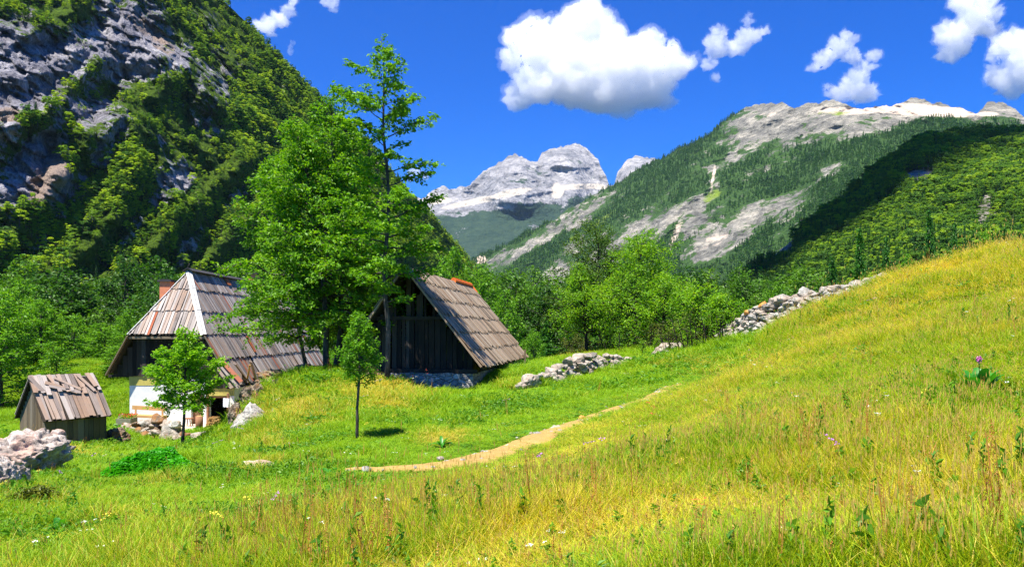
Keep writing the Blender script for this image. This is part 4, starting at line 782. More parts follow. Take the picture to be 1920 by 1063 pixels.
def prism(B, w0, w1, l0, l1, z0, z1, n=14, rg=rg, rough=.05):
    U = np.linspace(0, 1, n); f = lambda L, Z, z: np.array([bp(w0+(w1-w0)*u, L+rg.uniform(-rough, rough)*(z < Z), z)+[0, 0, 0] for u in U])
    a = [bp(w0+(w1-w0)*u, l0+rg.uniform(-rough, rough), z0) for u in U]; m_ = [bp(w0+(w1-w0)*u, l0+rg.uniform(-rough, rough)*.7, (z0+z1)/2) for u in U]; b = [bp(w0+(w1-w0)*u, l0+.02, z1+rg.uniform(-.02, .03)) for u in U]
    c = [bp(w0+(w1-w0)*u, l1, z1) for u in U]; d = [bp(w0+(w1-w0)*u, l1, z0) for u in U]; V = np.array(a+m_+b+c+d); q = []
    for r_ in range(4):
        for i in range(n-1): q.append((r_*n+i, r_*n+i+1, (r_+1)*n+i+1, (r_+1)*n+i))
    q += [(0, n, 2*n, 3*n), (0, 3*n, 4*n, 4*n), (n-1, 4*n-1, 3*n-1, 2*n-1), (n-1, 5*n-1, 4*n-1, 4*n-1)]; q = [t for t in q if len(set(t)) == 4]; B.add(V, q)
B = MB(); prism(B, -1.2, 2.3, WI-.18, LB-.6, -1.5, zb-.13); B.build('stone_base', MASON, barn)
# ---- shed
e1 = np.array([.576, .817, 0]); e2 = np.array([-.817, .576, 0]); LS = 2.25
S0 = np.array([xx(81, 26), 26., zz(789, 26)]); WS = 1.02; RS = 1.34
def sp(l, w_, z): return S0*[1, 1, 0]+e1*l+e2*w_+[0, 0, z]
zg = float(gz(*sp(LS/2, WS, 0)[:2]))-.1; shed = empty('shed', sp(LS/2, WS, zg), 'small leaning plank shed with a patched pinkish-grey board roof', 'shed')
B = MB(); top = S0+e2*WS+[0, 0, RS]; down = (-e2*WS/RS+[0, 0, -1.])
slope_boards(B, rg, top, down, e1, LS, [.36, RS+.02], 0, None, (.09, .17), lift=.02, jit=.04, skew=.03, over=0)
slope_boards(B, rg, top+[0, 0, .0], down, e1, LS, [-.08, .52], 0, None, (.10, .18), lift=.055, jit=.10, skew=.07, over=0, miss=.12)
down2 = (e2*WS/RS+[0, 0, -1.]); slope_boards(B, rg, top, down2, e1, LS, [0, RS], 0, None, (.12, .2), lift=.03)
sroof = B.build('roof', W_SHED, shed)
B = MB(); off = unit(np.cross(down, e1)); off = off if off[2] > 0 else -off
for l0, d0_, l1, d1_, w_ in ((.42, .20, 1.35, .56, .13), (.5, .32, 1.45, .58, .1), (.75, .06, 1.5, .48, .09), (1.55, .0, 1.95, .55, .11), (-.02, .0, .3, .52, .14), (.05, -.05, .12, .45, .12), (.3, -.06, .32, .46, .12)):
    B.bar(top+e1*l0+down*d0_+off*.10, top+e1*l1+down*d1_+off*.085, w_, .022, tuple(off), rg.rand())
B.build('loose_boards', W_SHED, sroof)
D2 = MB(); deck(D2, [top-[0, 0, .03], top+e1*LS-[0, 0, .03], top+e1*LS+down*RS-[0, 0, .03], top+down*RS-[0, 0, .03]], .03); deck(D2, [top-[0, 0, .03], top+e1*LS-[0, 0, .03], top+e1*LS+down2*RS-[0, 0, .03], top+down2*RS-[0, 0, .03]], .03); D2.build('decking', W_WALL, sroof)
B = MB(); zt_ = S0[2]; sh_top = lambda w_: zt_+RS*(1-abs(w_-WS)/WS)-.06
a, b_ = sp(.12, .12, 0), sp(LS-.1, .12, 0); wall_planks(B, rg, a[:2], b_[:2], zg, lambda s: zt_+.06, (.14, .22)); B.build('front_planks', W_WALL2, shed)
B = MB(); a, b_ = sp(.12, 2*WS-.12, 0), sp(.12, .12, 0); wall_planks(B, rg, a[:2], b_[:2], zg, lambda s: sh_top(2*WS-.12-s), (.10, .18)); a, b_ = sp(LS-.1, .12, 0), sp(LS-.1, 2*WS-.12, 0); wall_planks(B, rg, a[:2], b_[:2], zg, lambda s: sh_top(.12+s))
a, b_ = sp(LS-.1, 2*WS-.12, 0), sp(.12, 2*WS-.12, 0); wall_planks(B, rg, a[:2], b_[:2], zg, lambda s: zt_+.05); B.build('side_planks', W_WALL2, shed)
# ---- old fence by the barn
fe = empty('fence', at(978, 36.6), 'bit of grey wooden fence behind the right eave of the barn', 'fence')
for px, Y, py in ((983.5, 36.3, 655), (967, 38.5, 650)): b = at(px, Y, -.2); B = MB(); B.bar(b, (b[0]+.03, b[1], zz(py, Y)), .08, .08); B.build('post', W_WALL2, fe)
B = MB(); B.bar(P(983, 668, 36.25), P(962, 671, 38.4), .03, .14); B.bar(P(984, 682, 36.25), P(955, 686, 38.4), .03, .2); B.build('rail', W_WALL2, fe)
# ================= stones and rocks
def stone_mat(name, a, b, c, sc_=3., warm=(.5, .3, .16), wf=.3, veg=True):
    m = N(name); p = m.pos(); n1 = m.noise(p, sc_, 7, .7, .6); n2 = m.noise(p, sc_*6, 5, .75); v = m.vor(m.vm('ADD', p, m.vm('MULTIPLY', m.noise(p, sc_*2, 4, col=True), (.3, .3, .3))), sc_*1.5, 'DISTANCE_TO_EDGE')
    col = m.ramp(m.math('ADD', m.math('MULTIPLY', n1, .6), m.math('MULTIPLY', n2, .4)), [(.36, a), (.5, b), (.62, c)])
    i2 = m.isl(); col = m.mix(m.math('MULTIPLY', m.ramp(m.math('ADD', m.noise(p, sc_*.7, 3), m.math('MULTIPLY', i2, .25)), [(.6, 0.), (.72, 1.)]), wf*2), col, warm)
    col = m.mix(m.ramp(v, [(0, .5), (.04, 0.)]), col, (.05, .045, .04)); h = m.math('ADD', n1, m.math('MULTIPLY', n2, .4)); return m.done(m.bsdf(col, .92, m.bump(h, .9, .06), .15))
STONE = stone_mat('pale limestone', (.12, .11, .10), (.32, .30, .265), (.56, .53, .48), 4, wf=.12)
ROCKP = stone_mat('rosy weathered rock', (.10, .085, .075), (.36, .30, .26), (.66, .60, .55), 2.6, (.55, .33, .25))
BROWN = stone_mat('brown crusted rock', (.06, .042, .03), (.17, .125, .085), (.40, .33, .25), 5, (.30, .14, .05), .4)
ORNG = stone_mat('ochre stone', (.34, .17, .06), (.66, .38, .15), (.80, .58, .34), 5, (.7, .3, .08), .5)
WHITE = stone_mat('white limestone', (.45, .40, .36), (.74, .70, .64), (.86, .84, .80), 5)
import bmesh
_bm = bmesh.new(); bmesh.ops.create_icosphere(_bm, subdivisions=4, radius=1); ICO4V = np.array([v.co[:] for v in _bm.verts]); ICO4F = np.array([[v.index for v in f.verts] for f in _bm.faces]); _bm.free()
_bm = bmesh.new(); bmesh.ops.create_icosphere(_bm, subdivisions=6, radius=1); ICO6V = np.array([v.co[:] for v in _bm.verts]); ICO6F = np.array([[v.index for v in f.verts] for f in _bm.faces]); _bm.free()
_bm = bmesh.new(); bmesh.ops.create_icosphere(_bm, subdivisions=2, radius=1); ICO2V = np.array([v.co[:] for v in _bm.verts]); ICO2F = np.array([[v.index for v in f.verts] for f in _bm.faces]); _bm.free()
def rock_v(V0, seed, size, rough=.35, cuts=5, freq=1.4):
    r = np.random.RandomState(seed); V = V0.copy()
    V = V*(1+rough*fbm(V+seed*3.1, freq, 5, seed)[:, None])
    for _ in range(cuts):
        n = unit(r.normal(size=3)); d = r.uniform(.45, .8); e = V@n-d; V = V-np.outer(np.clip(e, 0, None)*.85, n)
    V = V*(1+rough*.25*fbm(V+seed, freq*5, 4, seed+5)[:, None]); V /= np.abs(V).max(0); return V*np.asarray(size)/2
def rotz(V, a): c, s = cos(a), sin(a); return V@np.array([[c, s, 0], [-s, c, 0], [0, 0, 1]])
def rock(name, px0, px1, pyt, pyb, Y, mat, seed, label, depth=.8, rz=0, tilt=0, cat='rock', group=None, hi=False, sink=.25, parent=None, rough=.35, cuts=5):
    w_ = (px1-px0)/F*Y; h = (pyb-pyt)/F*Y; c = P((px0+px1)/2, (pyt+pyb)/2, Y); h2 = h*(1+sink)
    V = rock_v(ICO6V if hi else ICO4V, seed, (2, 2, 2), rough, cuts); V[:, :2] *= (1+.35*np.clip(-V[:, 2:3], 0, 1)); V = rotz(V*np.array([w_*.5, w_*depth*.5, h2*.5]), rz)
    if tilt: t = radians(tilt); V = V@np.array([[cos(t), 0, -sin(t)], [0, 1, 0], [sin(t), 0, cos(t)]])
    c[1] += w_*depth*.3; c = P((px0+px1)/2, (pyt+pyb)/2, c[1]); c[2] -= h*sink*.5
    return ob(name, mesh(name, V+c, ICO6F if hi else ICO4F, [mat], None, True), parent, label=label, cat=cat, group=group)
rock('boulder', -60, 126, 796, 868, 14.5, ROCKP, 11, 'broad pinkish rock outcrop at the left edge below the shed', 1.1, hi=True, rough=.6, cuts=4, sink=1.0, tilt=8)
rock('boulder', -70, 74, 838, 922, 12.2, ROCKP, 14, 'lumpy pink-grey boulder in the lower left corner', 1.1, hi=True, rough=.65, cuts=3, sink=.8)
rock('boulder', 94, 122, 800, 826, 15.5, ROCKP, 17, 'small pinkish rock hump on top of the left outcrop', .9)
rock('rock_slab', 440, 512, 746, 822, 22.6, STONE, 21, 'pale slanted rock face in the bank right of the porch', .9, tilt=38, hi=True, sink=.3, rough=.4)
rock('rock', 452, 527, 860, 893, 13.2, ROCKP, 23, 'grey-pink rock poking out of the grass in the lower left middle', .7, tilt=14)
rock('stone', 440, 468, 888, 905, 12.4, ROCKP, 24, 'small stone just below left of the grey-pink rock', .8)
rock('stone', 74, 92, 925, 937, 11.6, ROCKP, 25, 'small flat stone in the grass under the lower left boulder', .8)
rock('rock', 676, 712, 684, 706, 26, BROWN, 31, 'rust-brown rock beside the foot of the lone tall tree', .9)
rock('rock', 628, 662, 702, 722, 25.6, STONE, 32, 'pale jagged stone between sapling crown and hornbeam trunk', .8, tilt=-20)
rock('rock', 660, 690, 698, 712, 25.8, BROWN, 33, 'small brown stone left of the rust-brown rock', .8)
for i, (a, b_, c, d, Y, lab) in enumerate([(440,500,712,765,25.5,'dark brown earthy rock at the corner of the farmhouse eave'),(478,560,684,722,27,'long brown rubble hump under the farmhouse eave'),(540,604,680,706,28,'brown stony hump left of the hornbeam trunks'),(426,462,752,800,24.5,'brown rock in the shade beside the porch'),(500,546,706,738,26,'brown crusted rock in the middle of the stony bank')]):
    rock('rock', a, b_, c, d, Y, BROWN, 41+i, lab, .9, hi=True, rough=.6, cuts=2, sink=.4, group='brown rocks in the bank')
rock('stone', 1024, 1053, 794, 822, 15.2, WHITE, 51, 'tall white stone on the left edge of the path', .7)
rock('stone', 1082, 1104, 778, 797, 16.6, ORNG, 52, 'rounded ochre stone at the bend of the path', .8)
rock('stone', 1158, 1184, 757, 768, 18.6, ORNG, 53, 'flat ochre stone in the middle of the path', .8)
rock('stone', 1231, 1262, 730, 748, 20.6, ORNG, 54, 'square ochre step stone on the upper path', .7)
rock('stone', 1290, 1312, 706, 719, 23.4, WHITE, 55, 'white stone with an orange flank at the top of the path', .8)
rock('stone', 942, 958, 832, 840, 13.6, WHITE, 56, 'small whitish stone at the lower edge of the path', .8)
rock('rock_slab', 1165, 1196, 697, 713, 27, STONE, 57, 'flat grey slab lying in the lawn below the stone row', .8, tilt=22)
rock('stone', 1672, 1722, 826, 842, 7.6, STONE, 58, 'pale stone half hidden in the tall grass on the right', .7)
rock('stone', 1531, 1557, 594, 617, 23, STONE, 59, 'stone standing alone in the meadow below the rubble wall', .8)
rock('stone', 1527, 1550, 612, 628, 22.6, STONE, 60, 'smaller reddish stone under the lone stone in the meadow', .8)
rock('stone', 1806, 1830, 492, 500, 22.3, STONE, 61, 'pale stone on the right meadow crest', .8)
STV = [rock_v(ICO2V, 200+i, (1, 1, 1), .3, 5) for i in range(12)]; STV3 = [rock_v(ICO4V, 300+i, (1, 1, 1), .32, 7) for i in range(10)]
def heap(name, label, cat, line, size, hgt, n, seed, mat, thick=.7, top=None, warm=None):
    """dry stones piled along a line of (px,py,Y); hgt: heap height along it; the 100 largest are parts of their own"""
    r = np.random.RandomState(seed); L = np.array([P(*q) for q in line]); s = np.r_[0, np.cumsum(np.linalg.norm(np.diff(L[:, :2], axis=0), axis=1))]
    root = empty(name, L[len(L)//2], label, cat); items = []
    for i in range(n):
        t = r.rand(); u = t*s[-1]; x = np.interp(u, s, L[:, 0]); y = np.interp(u, s, L[:, 1]); h = np.interp(t, np.linspace(0, 1, len(hgt)), hgt); k = r.rand()**.8
        d = np.array([np.interp(u+.1, s, L[:, 0])-np.interp(u-.1, s, L[:, 0]), np.interp(u+.1, s, L[:, 1])-np.interp(u-.1, s, L[:, 1])]); d = unit(d); nn = np.array([d[1], -d[0]]); nn = nn if nn[1] < 0 else -nn
        off = (1-k)*thick*.5*(1 if r.rand() < .75 else -1)+r.normal()*.04
        sz = r.uniform(*size)*(1.0+.6*(k > .9)*r.rand())*(1.35 if r.rand() < .15 else 1); x += nn[0]*off; y += nn[1]*off; z = float(gz(x, y))+k*h
        if i % 7 == 0: z = float(gz(x, y))+h*.3; x -= nn[0]*off; y -= nn[1]*off; sz *= 1.5
        items.append((sz, x, y, z, r.uniform(.7, 1.35, 3)*[1.1, 1.1, .68], r.rand()*6.28, r.normal(size=2)*.22))
    items.sort(key=lambda q: -q[0]); rest_v, rest_f, nb = [], [], 0
    for i, (sz, x, y, z, sc3, a, tl) in enumerate(items):
        V = (STV3 if i < 100 else STV)[i % 10]; V = rotz(V*sc3*sz, a); V = V@np.array([[1, 0, -tl[0]], [0, 1, -tl[1]], [tl[0], tl[1], 1]]); V = V+[x, y, z]
        if i < 100: ob('stone', mesh('stone', V, ICO4F, [mat if not warm or r.rand() > (.5 if warm is STONE else .06) else warm], None, True), root)
        else: rest_v.append(V); rest_f.append(ICO2F+nb); nb += len(V)
    if rest_v: tag(ob('stones', mesh('stones', np.vstack(rest_v), np.vstack(rest_f), [mat], None, False), root), kind='stuff')
    return root
heap('rubble_wall', 'long heaped wall of pale field stones climbing the meadow to the right', 'stone wall', [(1352,640,31),(1385,634,30.5),(1430,622,29),(1480,600,28),(1540,572,27.3),(1600,548,27),(1650,536,26.8),(1696,530,26.5)], (.17, .34), [.5,.85,1.05,1.0,.75,.5,.38,.22], 560, 5, STONE, 1.0, warm=ORNG)
heap('stone_row', 'low row of pale stones along the lawn right of the barn', 'stone row', [(967,730,26),(1010,722,26.5),(1060,710,28),(1110,697,30),(1150,690,31.5),(1180,686,32.8)], (.22, .42), [.25,.45,.7,.7,.5,.35], 110, 7, STONE, .45)
heap('stone_heap', 'little stone heap at the orchard edge above the lawn', 'stones', [(1228,664,32.5),(1255,660,33),(1285,654,33.4)], (.2, .38), [.3,.55,.35], 30, 8, STONE, .4)
heap('garden_wall', 'rough brown rubble wall in front of the farmhouse terrace', 'stone wall', [(238,806,31.3),(270,806,30.8),(310,812,30.2),(350,818,29.8),(392,822,29.6),(412,822,29.8)], (.20, .42), [.35,.55,.65,.35,.25,.15], 115, 9, BROWN, .6, warm=STONE)
rock('rock', 189, 246, 802, 838, 28.5, BROWN, 71, 'long brown rock sloping down from the stone trough toward the shed', .6, tilt=-24, hi=True, rough=.5)
rock('stone', 283, 312, 774, 794, 30.2, BROWN, 72, 'large brown stone on the rubble wall beneath the bench', .8)
rock('stone', 318, 340, 786, 800, 29.8, WHITE, 73, 'pale flat-topped stone on the rubble wall by the ash tree', .8)
rock('standing_stone', 222, 236, 771, 792, 33, STONE, 74, 'dark pointed standing stone behind the trough', .8)
tr = empty('stone_trough', at(236, 32), 'square stone trough planted with red flowers beside the farmhouse corner', 'planter')
x0, x1 = xx(222, 32), xx(249, 32); z0, z1 = zz(806, 32), zz(784, 32); B = MB()
for a, b_ in (((x0, 31.8), (x1, 31.88)), ((x0, 32.32), (x1, 32.4)), ((x0, 31.882), (x0+.08, 32.318)), ((x1-.08, 31.882), (x1, 32.318))): B.box((*a, z0-.1), (*b_, z1))
B.build('trough', plain('grey-green trough stone', (.22, .22, .15), 6, .4), tr)
B = MB(); B.box((x0+.085, 31.885, z1-.15), (x1-.085, 32.315, z1-.05)); B.build('soil', BROWN, tr)
r = np.random.RandomState(4); c = np.c_[r.uniform(x0, x1, 260), r.uniform(31.8, 32.4, 260), z1+r.uniform(-.05, .14, 260)]; V, Q = leaf_quads(c, .07, r, .4, .7); ob('plants', mesh('plants', V, Q, [L_ORCH]), tr)
c = np.c_[r.uniform(x0, x1, 90), r.uniform(31.8, 32.4, 90), z1+r.uniform(.08, .18, 90)]; V, Q = leaf_quads(c, .06, r, .5, .9); ob('flowers', mesh('flowers', V, Q, [plain('red petals', (.6, .06, .03), 20)]), tr)
# ================= grass and herbs
def blades(rg, n, R, hmin, hmax, wd, bend=.5, heads=0., headc=.12):
    """a tuft: blades of three segments; 'bt' runs 0 at the root to 1 at the tip, 2 on seed heads"""
    V, Q, A = [], [], []; c = 0
    r = R*np.sqrt(rg.rand(n)); a = rg.rand(n)*6.28; x, y = r*np.cos(a), r*np.sin(a); h = rg.uniform(hmin, hmax, n); az = rg.rand(n)*6.28; b = h*bend*rg.uniform(.2, 1.3, n); w_ = wd*rg.uniform(.6, 1.3, n)
    hd = rg.rand(n) < heads; h = np.where(hd, h*1.45, h); b = np.where(hd, b*.35, b); w_ = np.where(hd, w_*.45, w_)
    dx, dy = np.cos(az), np.sin(az); tw = az+1.57+rg.normal(size=n)*.6; sx, sy = np.cos(tw), np.sin(tw); rows = []
    for t, ws in ((0, 1.), (.4, .9), (.75, .6), (1., .08)):
        px, py, pz = x+dx*b*t*t, y+dy*b*t*t, h*t*(1-.25*bend*t)
        rows.append((np.c_[px-sx*w_*ws/2, py-sy*w_*ws/2, pz], np.c_[px+sx*w_*ws/2, py+sy*w_*ws/2, pz]))
    V = np.stack([v for p in rows for v in p], 1).reshape(-1, 3); i = np.arange(n)[:, None]*8; Q = np.concatenate([i+[2*k, 2*k+1, 2*k+3, 2*k+2] for k in range(3)]); A = np.tile([0, 0, .4, .4, .75, .75, 1, 1], n)
    if hd.any():
        k = np.where(hd)[0]; base = len(V); px, py, pz = (x+dx*b)[k], (y+dy*b)[k], (h*(1-.25*bend))[k]; m = len(k); hv = []
        for j in range(3):
            an = j*1.05; ex, ey = np.cos(tw[k]+an)*.004, np.sin(tw[k]+an)*.004; l = headc*rg.uniform(.6, 1.1, m)
            hv.append(np.stack([np.c_[px, py, pz-l*.5], np.c_[px+ex, py+ey, pz], np.c_[px, py, pz+l*.5], np.c_[px-ex, py-ey, pz]], 1).reshape(-1, 3))
        V = np.vstack([V]+hv); Q = np.vstack([Q, base+np.arange(m*12).reshape(-1, 4)]); A = np.r_[A, np.full(m*12, 2.)]
    return V, Q, A
def grass_mat(name, greens, straws, head):
    m = N(name); t = m.attr('tint', inst=True); r = m.isl(); bt = m.attr('bt'); oi = m.n('ShaderNodeObjectInfo').outputs['Random']
    f = m.math('ADD', m.math('MULTIPLY', r, .7), m.math('MULTIPLY', oi, .3)); g = m.ramp(f, [(i/(len(greens)-1), c) for i, c in enumerate(greens)]); s = m.ramp(f, [(i/(len(straws)-1), c) for i, c in enumerate(straws)])
    r2 = m.math('FRACT', m.math('MULTIPLY', r, 53.3)); k = m.ramp(m.math('SUBTRACT', m.math('ADD', t, m.math('MULTIPLY', m.math('SUBTRACT', r2, .5), .9)), .0), [(.42, 0.), (.62, 1.)])
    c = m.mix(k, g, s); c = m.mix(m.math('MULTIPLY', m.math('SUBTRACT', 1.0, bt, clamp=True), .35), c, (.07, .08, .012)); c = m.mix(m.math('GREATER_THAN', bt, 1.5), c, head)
    d = m.bsdf(c, .55, spec=.3); tr_ = m.n('ShaderNodeBsdfTranslucent'); m.set(tr_.inputs['Color'], m.mix(1, c, (1.3, 1.2, .6), 'MULTIPLY')); x = m.n('ShaderNodeMixShader'); x.inputs[0].default_value = .4
    m.t.links.new(d, x.inputs[1]); m.t.links.new(tr_.outputs[0], x.inputs[2]); return m.done(x.outputs[0])
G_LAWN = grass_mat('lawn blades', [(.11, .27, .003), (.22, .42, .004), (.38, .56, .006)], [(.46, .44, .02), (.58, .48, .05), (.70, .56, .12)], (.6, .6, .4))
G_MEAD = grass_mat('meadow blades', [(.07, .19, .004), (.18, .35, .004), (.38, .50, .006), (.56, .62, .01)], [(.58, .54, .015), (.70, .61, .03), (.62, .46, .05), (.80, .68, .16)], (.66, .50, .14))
rg = np.random.RandomState(61)
def tuft(nm, mat, *a, **k): V, Q, A = blades(rg, *a, **k); return mesh(nm, V, Q, [mat], {'bt': A})
LAWN = [tuft('lawn_tuft', G_LAWN, 150, .26, .05, .13, .008, bend=.7) for i in range(4)]+[tuft('lawn_tuft', G_LAWN, 110, .24, .10, .22, .008, bend=.8) for i in range(2)]
MEAD = [tuft('meadow_tuft', G_MEAD, 130, .26, .08, .24, .0065, bend=.85, heads=.02, headc=.05) for i in range(4)]+[tuft('meadow_tuft', G_MEAD, 100, .22, .14, .32, .006, bend=.8, heads=.03, headc=.06) for i in range(3)]+[tuft('meadow_stalks', G_MEAD, 9, .3, .3, .46, .005, bend=.4, heads=.6, headc=.07)]
def herb(nm, mat, n, R, ls, hh):
    c = np.c_[rg.normal(size=(n, 2))*R*.5, rg.uniform(.02, hh, n)]; V, Q = leaf_quads(c, ls*rg.uniform(.6, 1.3, n), rg, .55, .5); return mesh(nm, V, Q, [mat], {'bt': np.full(len(V), .9)})
G_HERB = leaf_mat('herb leaves', [(.05, .16, .008), (.10, .27, .01), (.2, .38, .015)], .4, inst=True)
HERB = [herb('herb_kind', G_HERB, 70, .22, .055, .14), herb('herb_kind', G_HERB, 50, .2, .09, .18), herb('herb_kind', G_HERB, 120, .3, .04, .22)]
EXCL = []   # (x0,x1,y0,y1) footprints kept free of grass
def inbarn(x, y):
    d = np.c_[x-P0[0], y-P0[1]]; w_ = d@gd[:2]; l = d@rd[:2]; return (w_ > -1.2) & (w_ < 2.3) & (l > .35) & (l < LB)
def inshed(x, y): d = np.c_[x-S0[0], y-S0[1]]; l = d@e1[:2]; w_ = d@e2[:2]; return (l > 0) & (l < LS) & (w_ > .05) & (w_ < 2*WS)
CLEAR = [(1838,752,.62),(612,895,.16),(655,925,.18),(585,905,.14),(828,838,.2),(1420,812,.18),(1785,985,.16),(700,950,.16),(1130,1035,.16),(1490,790,.14),(110,1000,.18),(1600,1020,.14),(490,893,.3),(1038,822,.3),(1093,797,.3),(1171,768,.3),(1247,748,.36),(1301,719,.3),(1697,842,.2),(1544,617,.3),(1538,628,.3),(84,937,.15),(670,828,.1),(967,733,.6),(990,730,.6),(1015,726,.6),(1045,717,.6),(1075,711,.6),(1105,702,.6),(1135,696,.6),(1165,692,.6),(1255,664,.7),(275,886,1.0),(310,884,1.0)]
CLR = [(*hit(a, b)[:2], r_) for a, b, r_ in CLEAR]
CLR = CLR+[(x, y-.8*r_, r_*.9) for x, y, r_ in CLR]
def clear(x, y):
    k = np.ones(len(x), bool)
    for a, b, r_ in CLR: k &= np.hypot(x-a, y-b) > r_
    return k
def free(x, y): return clear(x, y) & ~((x > XL-.1) & (x < XQ+.6) & (y > 31.5) & (y < YB)) & ~inbarn(x, y) & ~inshed(x, y)
def scat_points(n, seed, y0, y1, pw=1.0):
    r = np.random.RandomState(seed); n = int(n*1.3); u = r.rand(n); e = 1-pw+1  # density in y ~ y^(1-pw)
    Y = (y0**e+(y1**e-y0**e)*u)**(1/e) if e else y0*(y1/y0)**u; ax = r.uniform(-.86, .96, n); x = ax*Y; return x, Y, r
def put(name, protos, n, seed, y0, y1, pw, keep, hs, label, grow_=True, varp=None):
    x, y, r = scat_points(n, seed, y0, y1, pw); z = gz(x, y); p = xyz(x, y, z); px, py = proj(p); t = tintf(p); k = free(x, y) & (near_path(x, y) > .1+1.0*r.rand(len(x))) & (r.rand(len(x)) < keep(px, py, p, t)) & (py < 1130)
    p, t, px, py = p[k], t[k], px[k], py[k]; m = len(p); npd = near_path(p[:, 0], p[:, 1]); far = np.clip(p[:, 1]/12, 1, 2.1 if grow_ else 1.001)
    h = r.uniform(*hs, m)*(.6+.8*ss(-.3, .3, fbm(p, .6, 3, 88))); h *= .2+.8*ss(.8, 14, npd); p[:, 2] -= .01; v = r.choice(len(protos), m, p=varp)
    tn = np.clip(t+.38*fbm(p, 2.2, 3, 99), 0, 1); print(name, m)
    return scatter(name, p, protos, np.c_[r.normal(size=(m, 2))*.10, r.rand(m)*6.28], np.c_[far, far, h*np.clip(p[:, 1]/16, 1, 1.35)], v, tn, kind='stuff', label=label, cat='grass')
md = lambda px, py: meadow(px, py)
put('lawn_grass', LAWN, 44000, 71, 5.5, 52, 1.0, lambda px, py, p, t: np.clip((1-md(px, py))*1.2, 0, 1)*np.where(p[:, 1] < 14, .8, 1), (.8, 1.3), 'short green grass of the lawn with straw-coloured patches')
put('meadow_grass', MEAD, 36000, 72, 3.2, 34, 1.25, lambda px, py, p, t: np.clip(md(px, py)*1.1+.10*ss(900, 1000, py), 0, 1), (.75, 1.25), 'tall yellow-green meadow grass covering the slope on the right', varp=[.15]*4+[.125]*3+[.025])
put('herbs', HERB, 10000, 73, 4, 34, 1.2, lambda px, py, p, t: ss(-.1, .3, fbm(p, .5, 3, 12)), (.5, 1.1), 'small leafy herbs growing through the grass')
def weed(hh, n, mat, ls, w_):
    V, Q, A = blades(rg, 3, .05, hh*.85, hh, .010, bend=.15); c, nn = [], []
    for i in range(n): t = (i+.5)/n; a = i*2.4; r_ = w_*(1.1-t); c.append([cos(a)*r_, sin(a)*r_, hh*(.1+.85*t)])
    V2, Q2 = leaf_quads(np.array(c), ls*rg.uniform(.7, 1.2, n), rg, .45, .42, np.array(c)*[1, 1, 0]); return mesh('weed_kind', np.vstack([V, V2]), np.vstack([Q, Q2+len(V)]), [mat], {'bt': np.full(len(V)+len(V2), .9)})
G_DRY = leaf_mat('dry seed stalks', [(.35, .13, .03), (.5, .22, .05), (.6, .42, .12)], .3, inst=True)
put('tall_weeds', [weed(.34, 16, G_HERB, .09, .07), weed(.26, 12, G_HERB, .11, .08), weed(.42, 22, G_HERB, .06, .05), weed(.46, 26, G_DRY, .028, .012), weed(.54, 30, G_DRY, .022, .010)], 5200, 78, 3.4, 26, 1.0, lambda px, py, p, t: (.12+.88*md(px, py))*ss(-.25, .3, fbm(p, .45, 3, 19))*ss(2, 8, near_path(p[:, 0], p[:, 1])), (.5, 1.0), 'leafy weeds and reddish seed stalks standing in the meadow', grow_=False, varp=[.28, .2, .18, .2, .14])
# flowers too many to count
def flower(col, r0, st):
    V, Q, A = blades(rg, 3, .03, st*.8, st, .004, bend=.15); m_ = N('petals'); mt = m_.done(m_.bsdf(col, .7)); c = V[6::8][:3]; c = np.repeat(c, 7, 0)+rg.normal(size=(21, 3))*[r0, r0, r0*.3]
    V2, Q2 = leaf_quads(c, r0*1.3, rg, .9, .9); return mesh('flower_kind', np.vstack([V, V2]), np.vstack([Q, Q2+len(V)]), [G_HERB, mt], {'bt': np.ones(len(V)+len(V2))}, False, np.r_[np.zeros(len(Q)), np.ones(len(Q2))])
FL = [flower((.7, .7, .6), .010, .36), flower((.7, .7, .55), .008, .28), flower((.75, .62, .06), .014, .34), flower((.42, .16, .5), .014, .42), flower((.45, .06, .03), .014, .5)]
put('wildflowers', FL, 420, 75, 4, 26, 1.0, lambda px, py, p, t: .6+0*px, (.7, 1.2), 'scattered white, yellow and purple meadow flowers', grow_=False, varp=[.28, .38, .16, .12, .06])
def gravel():
    r = np.random.RandomState(33); V, Fc, n = [], [], 0
    for i in range(120):
        j = int(r.rand()**1.3*(len(PXY)-1)); a = r.uniform(-1.2, 1.2); d = PXY[min(j+1, len(PXY)-1)]-PXY[j-1 if j else 0]; d = d/np.linalg.norm(d); x, y = PXY[j]+np.array([d[1], -d[0]])*a*PW[j]; s_ = r.uniform(.04, .13)*(1.6 if r.rand() < .1 else 1)
        v = rotz(STV[i % 12]*[s_, s_*.8, s_*.6], r.rand()*6)+[x, y, float(gz(x, y))+.04]; V.append(v); Fc.append(ICO2F+n); n += len(v)
    ob('path_gravel', mesh('path_gravel', np.vstack(V), np.vstack(Fc), [STONE]), label='small pale stones strewn along the dirt path', cat='gravel', kind='stuff')
gravel()
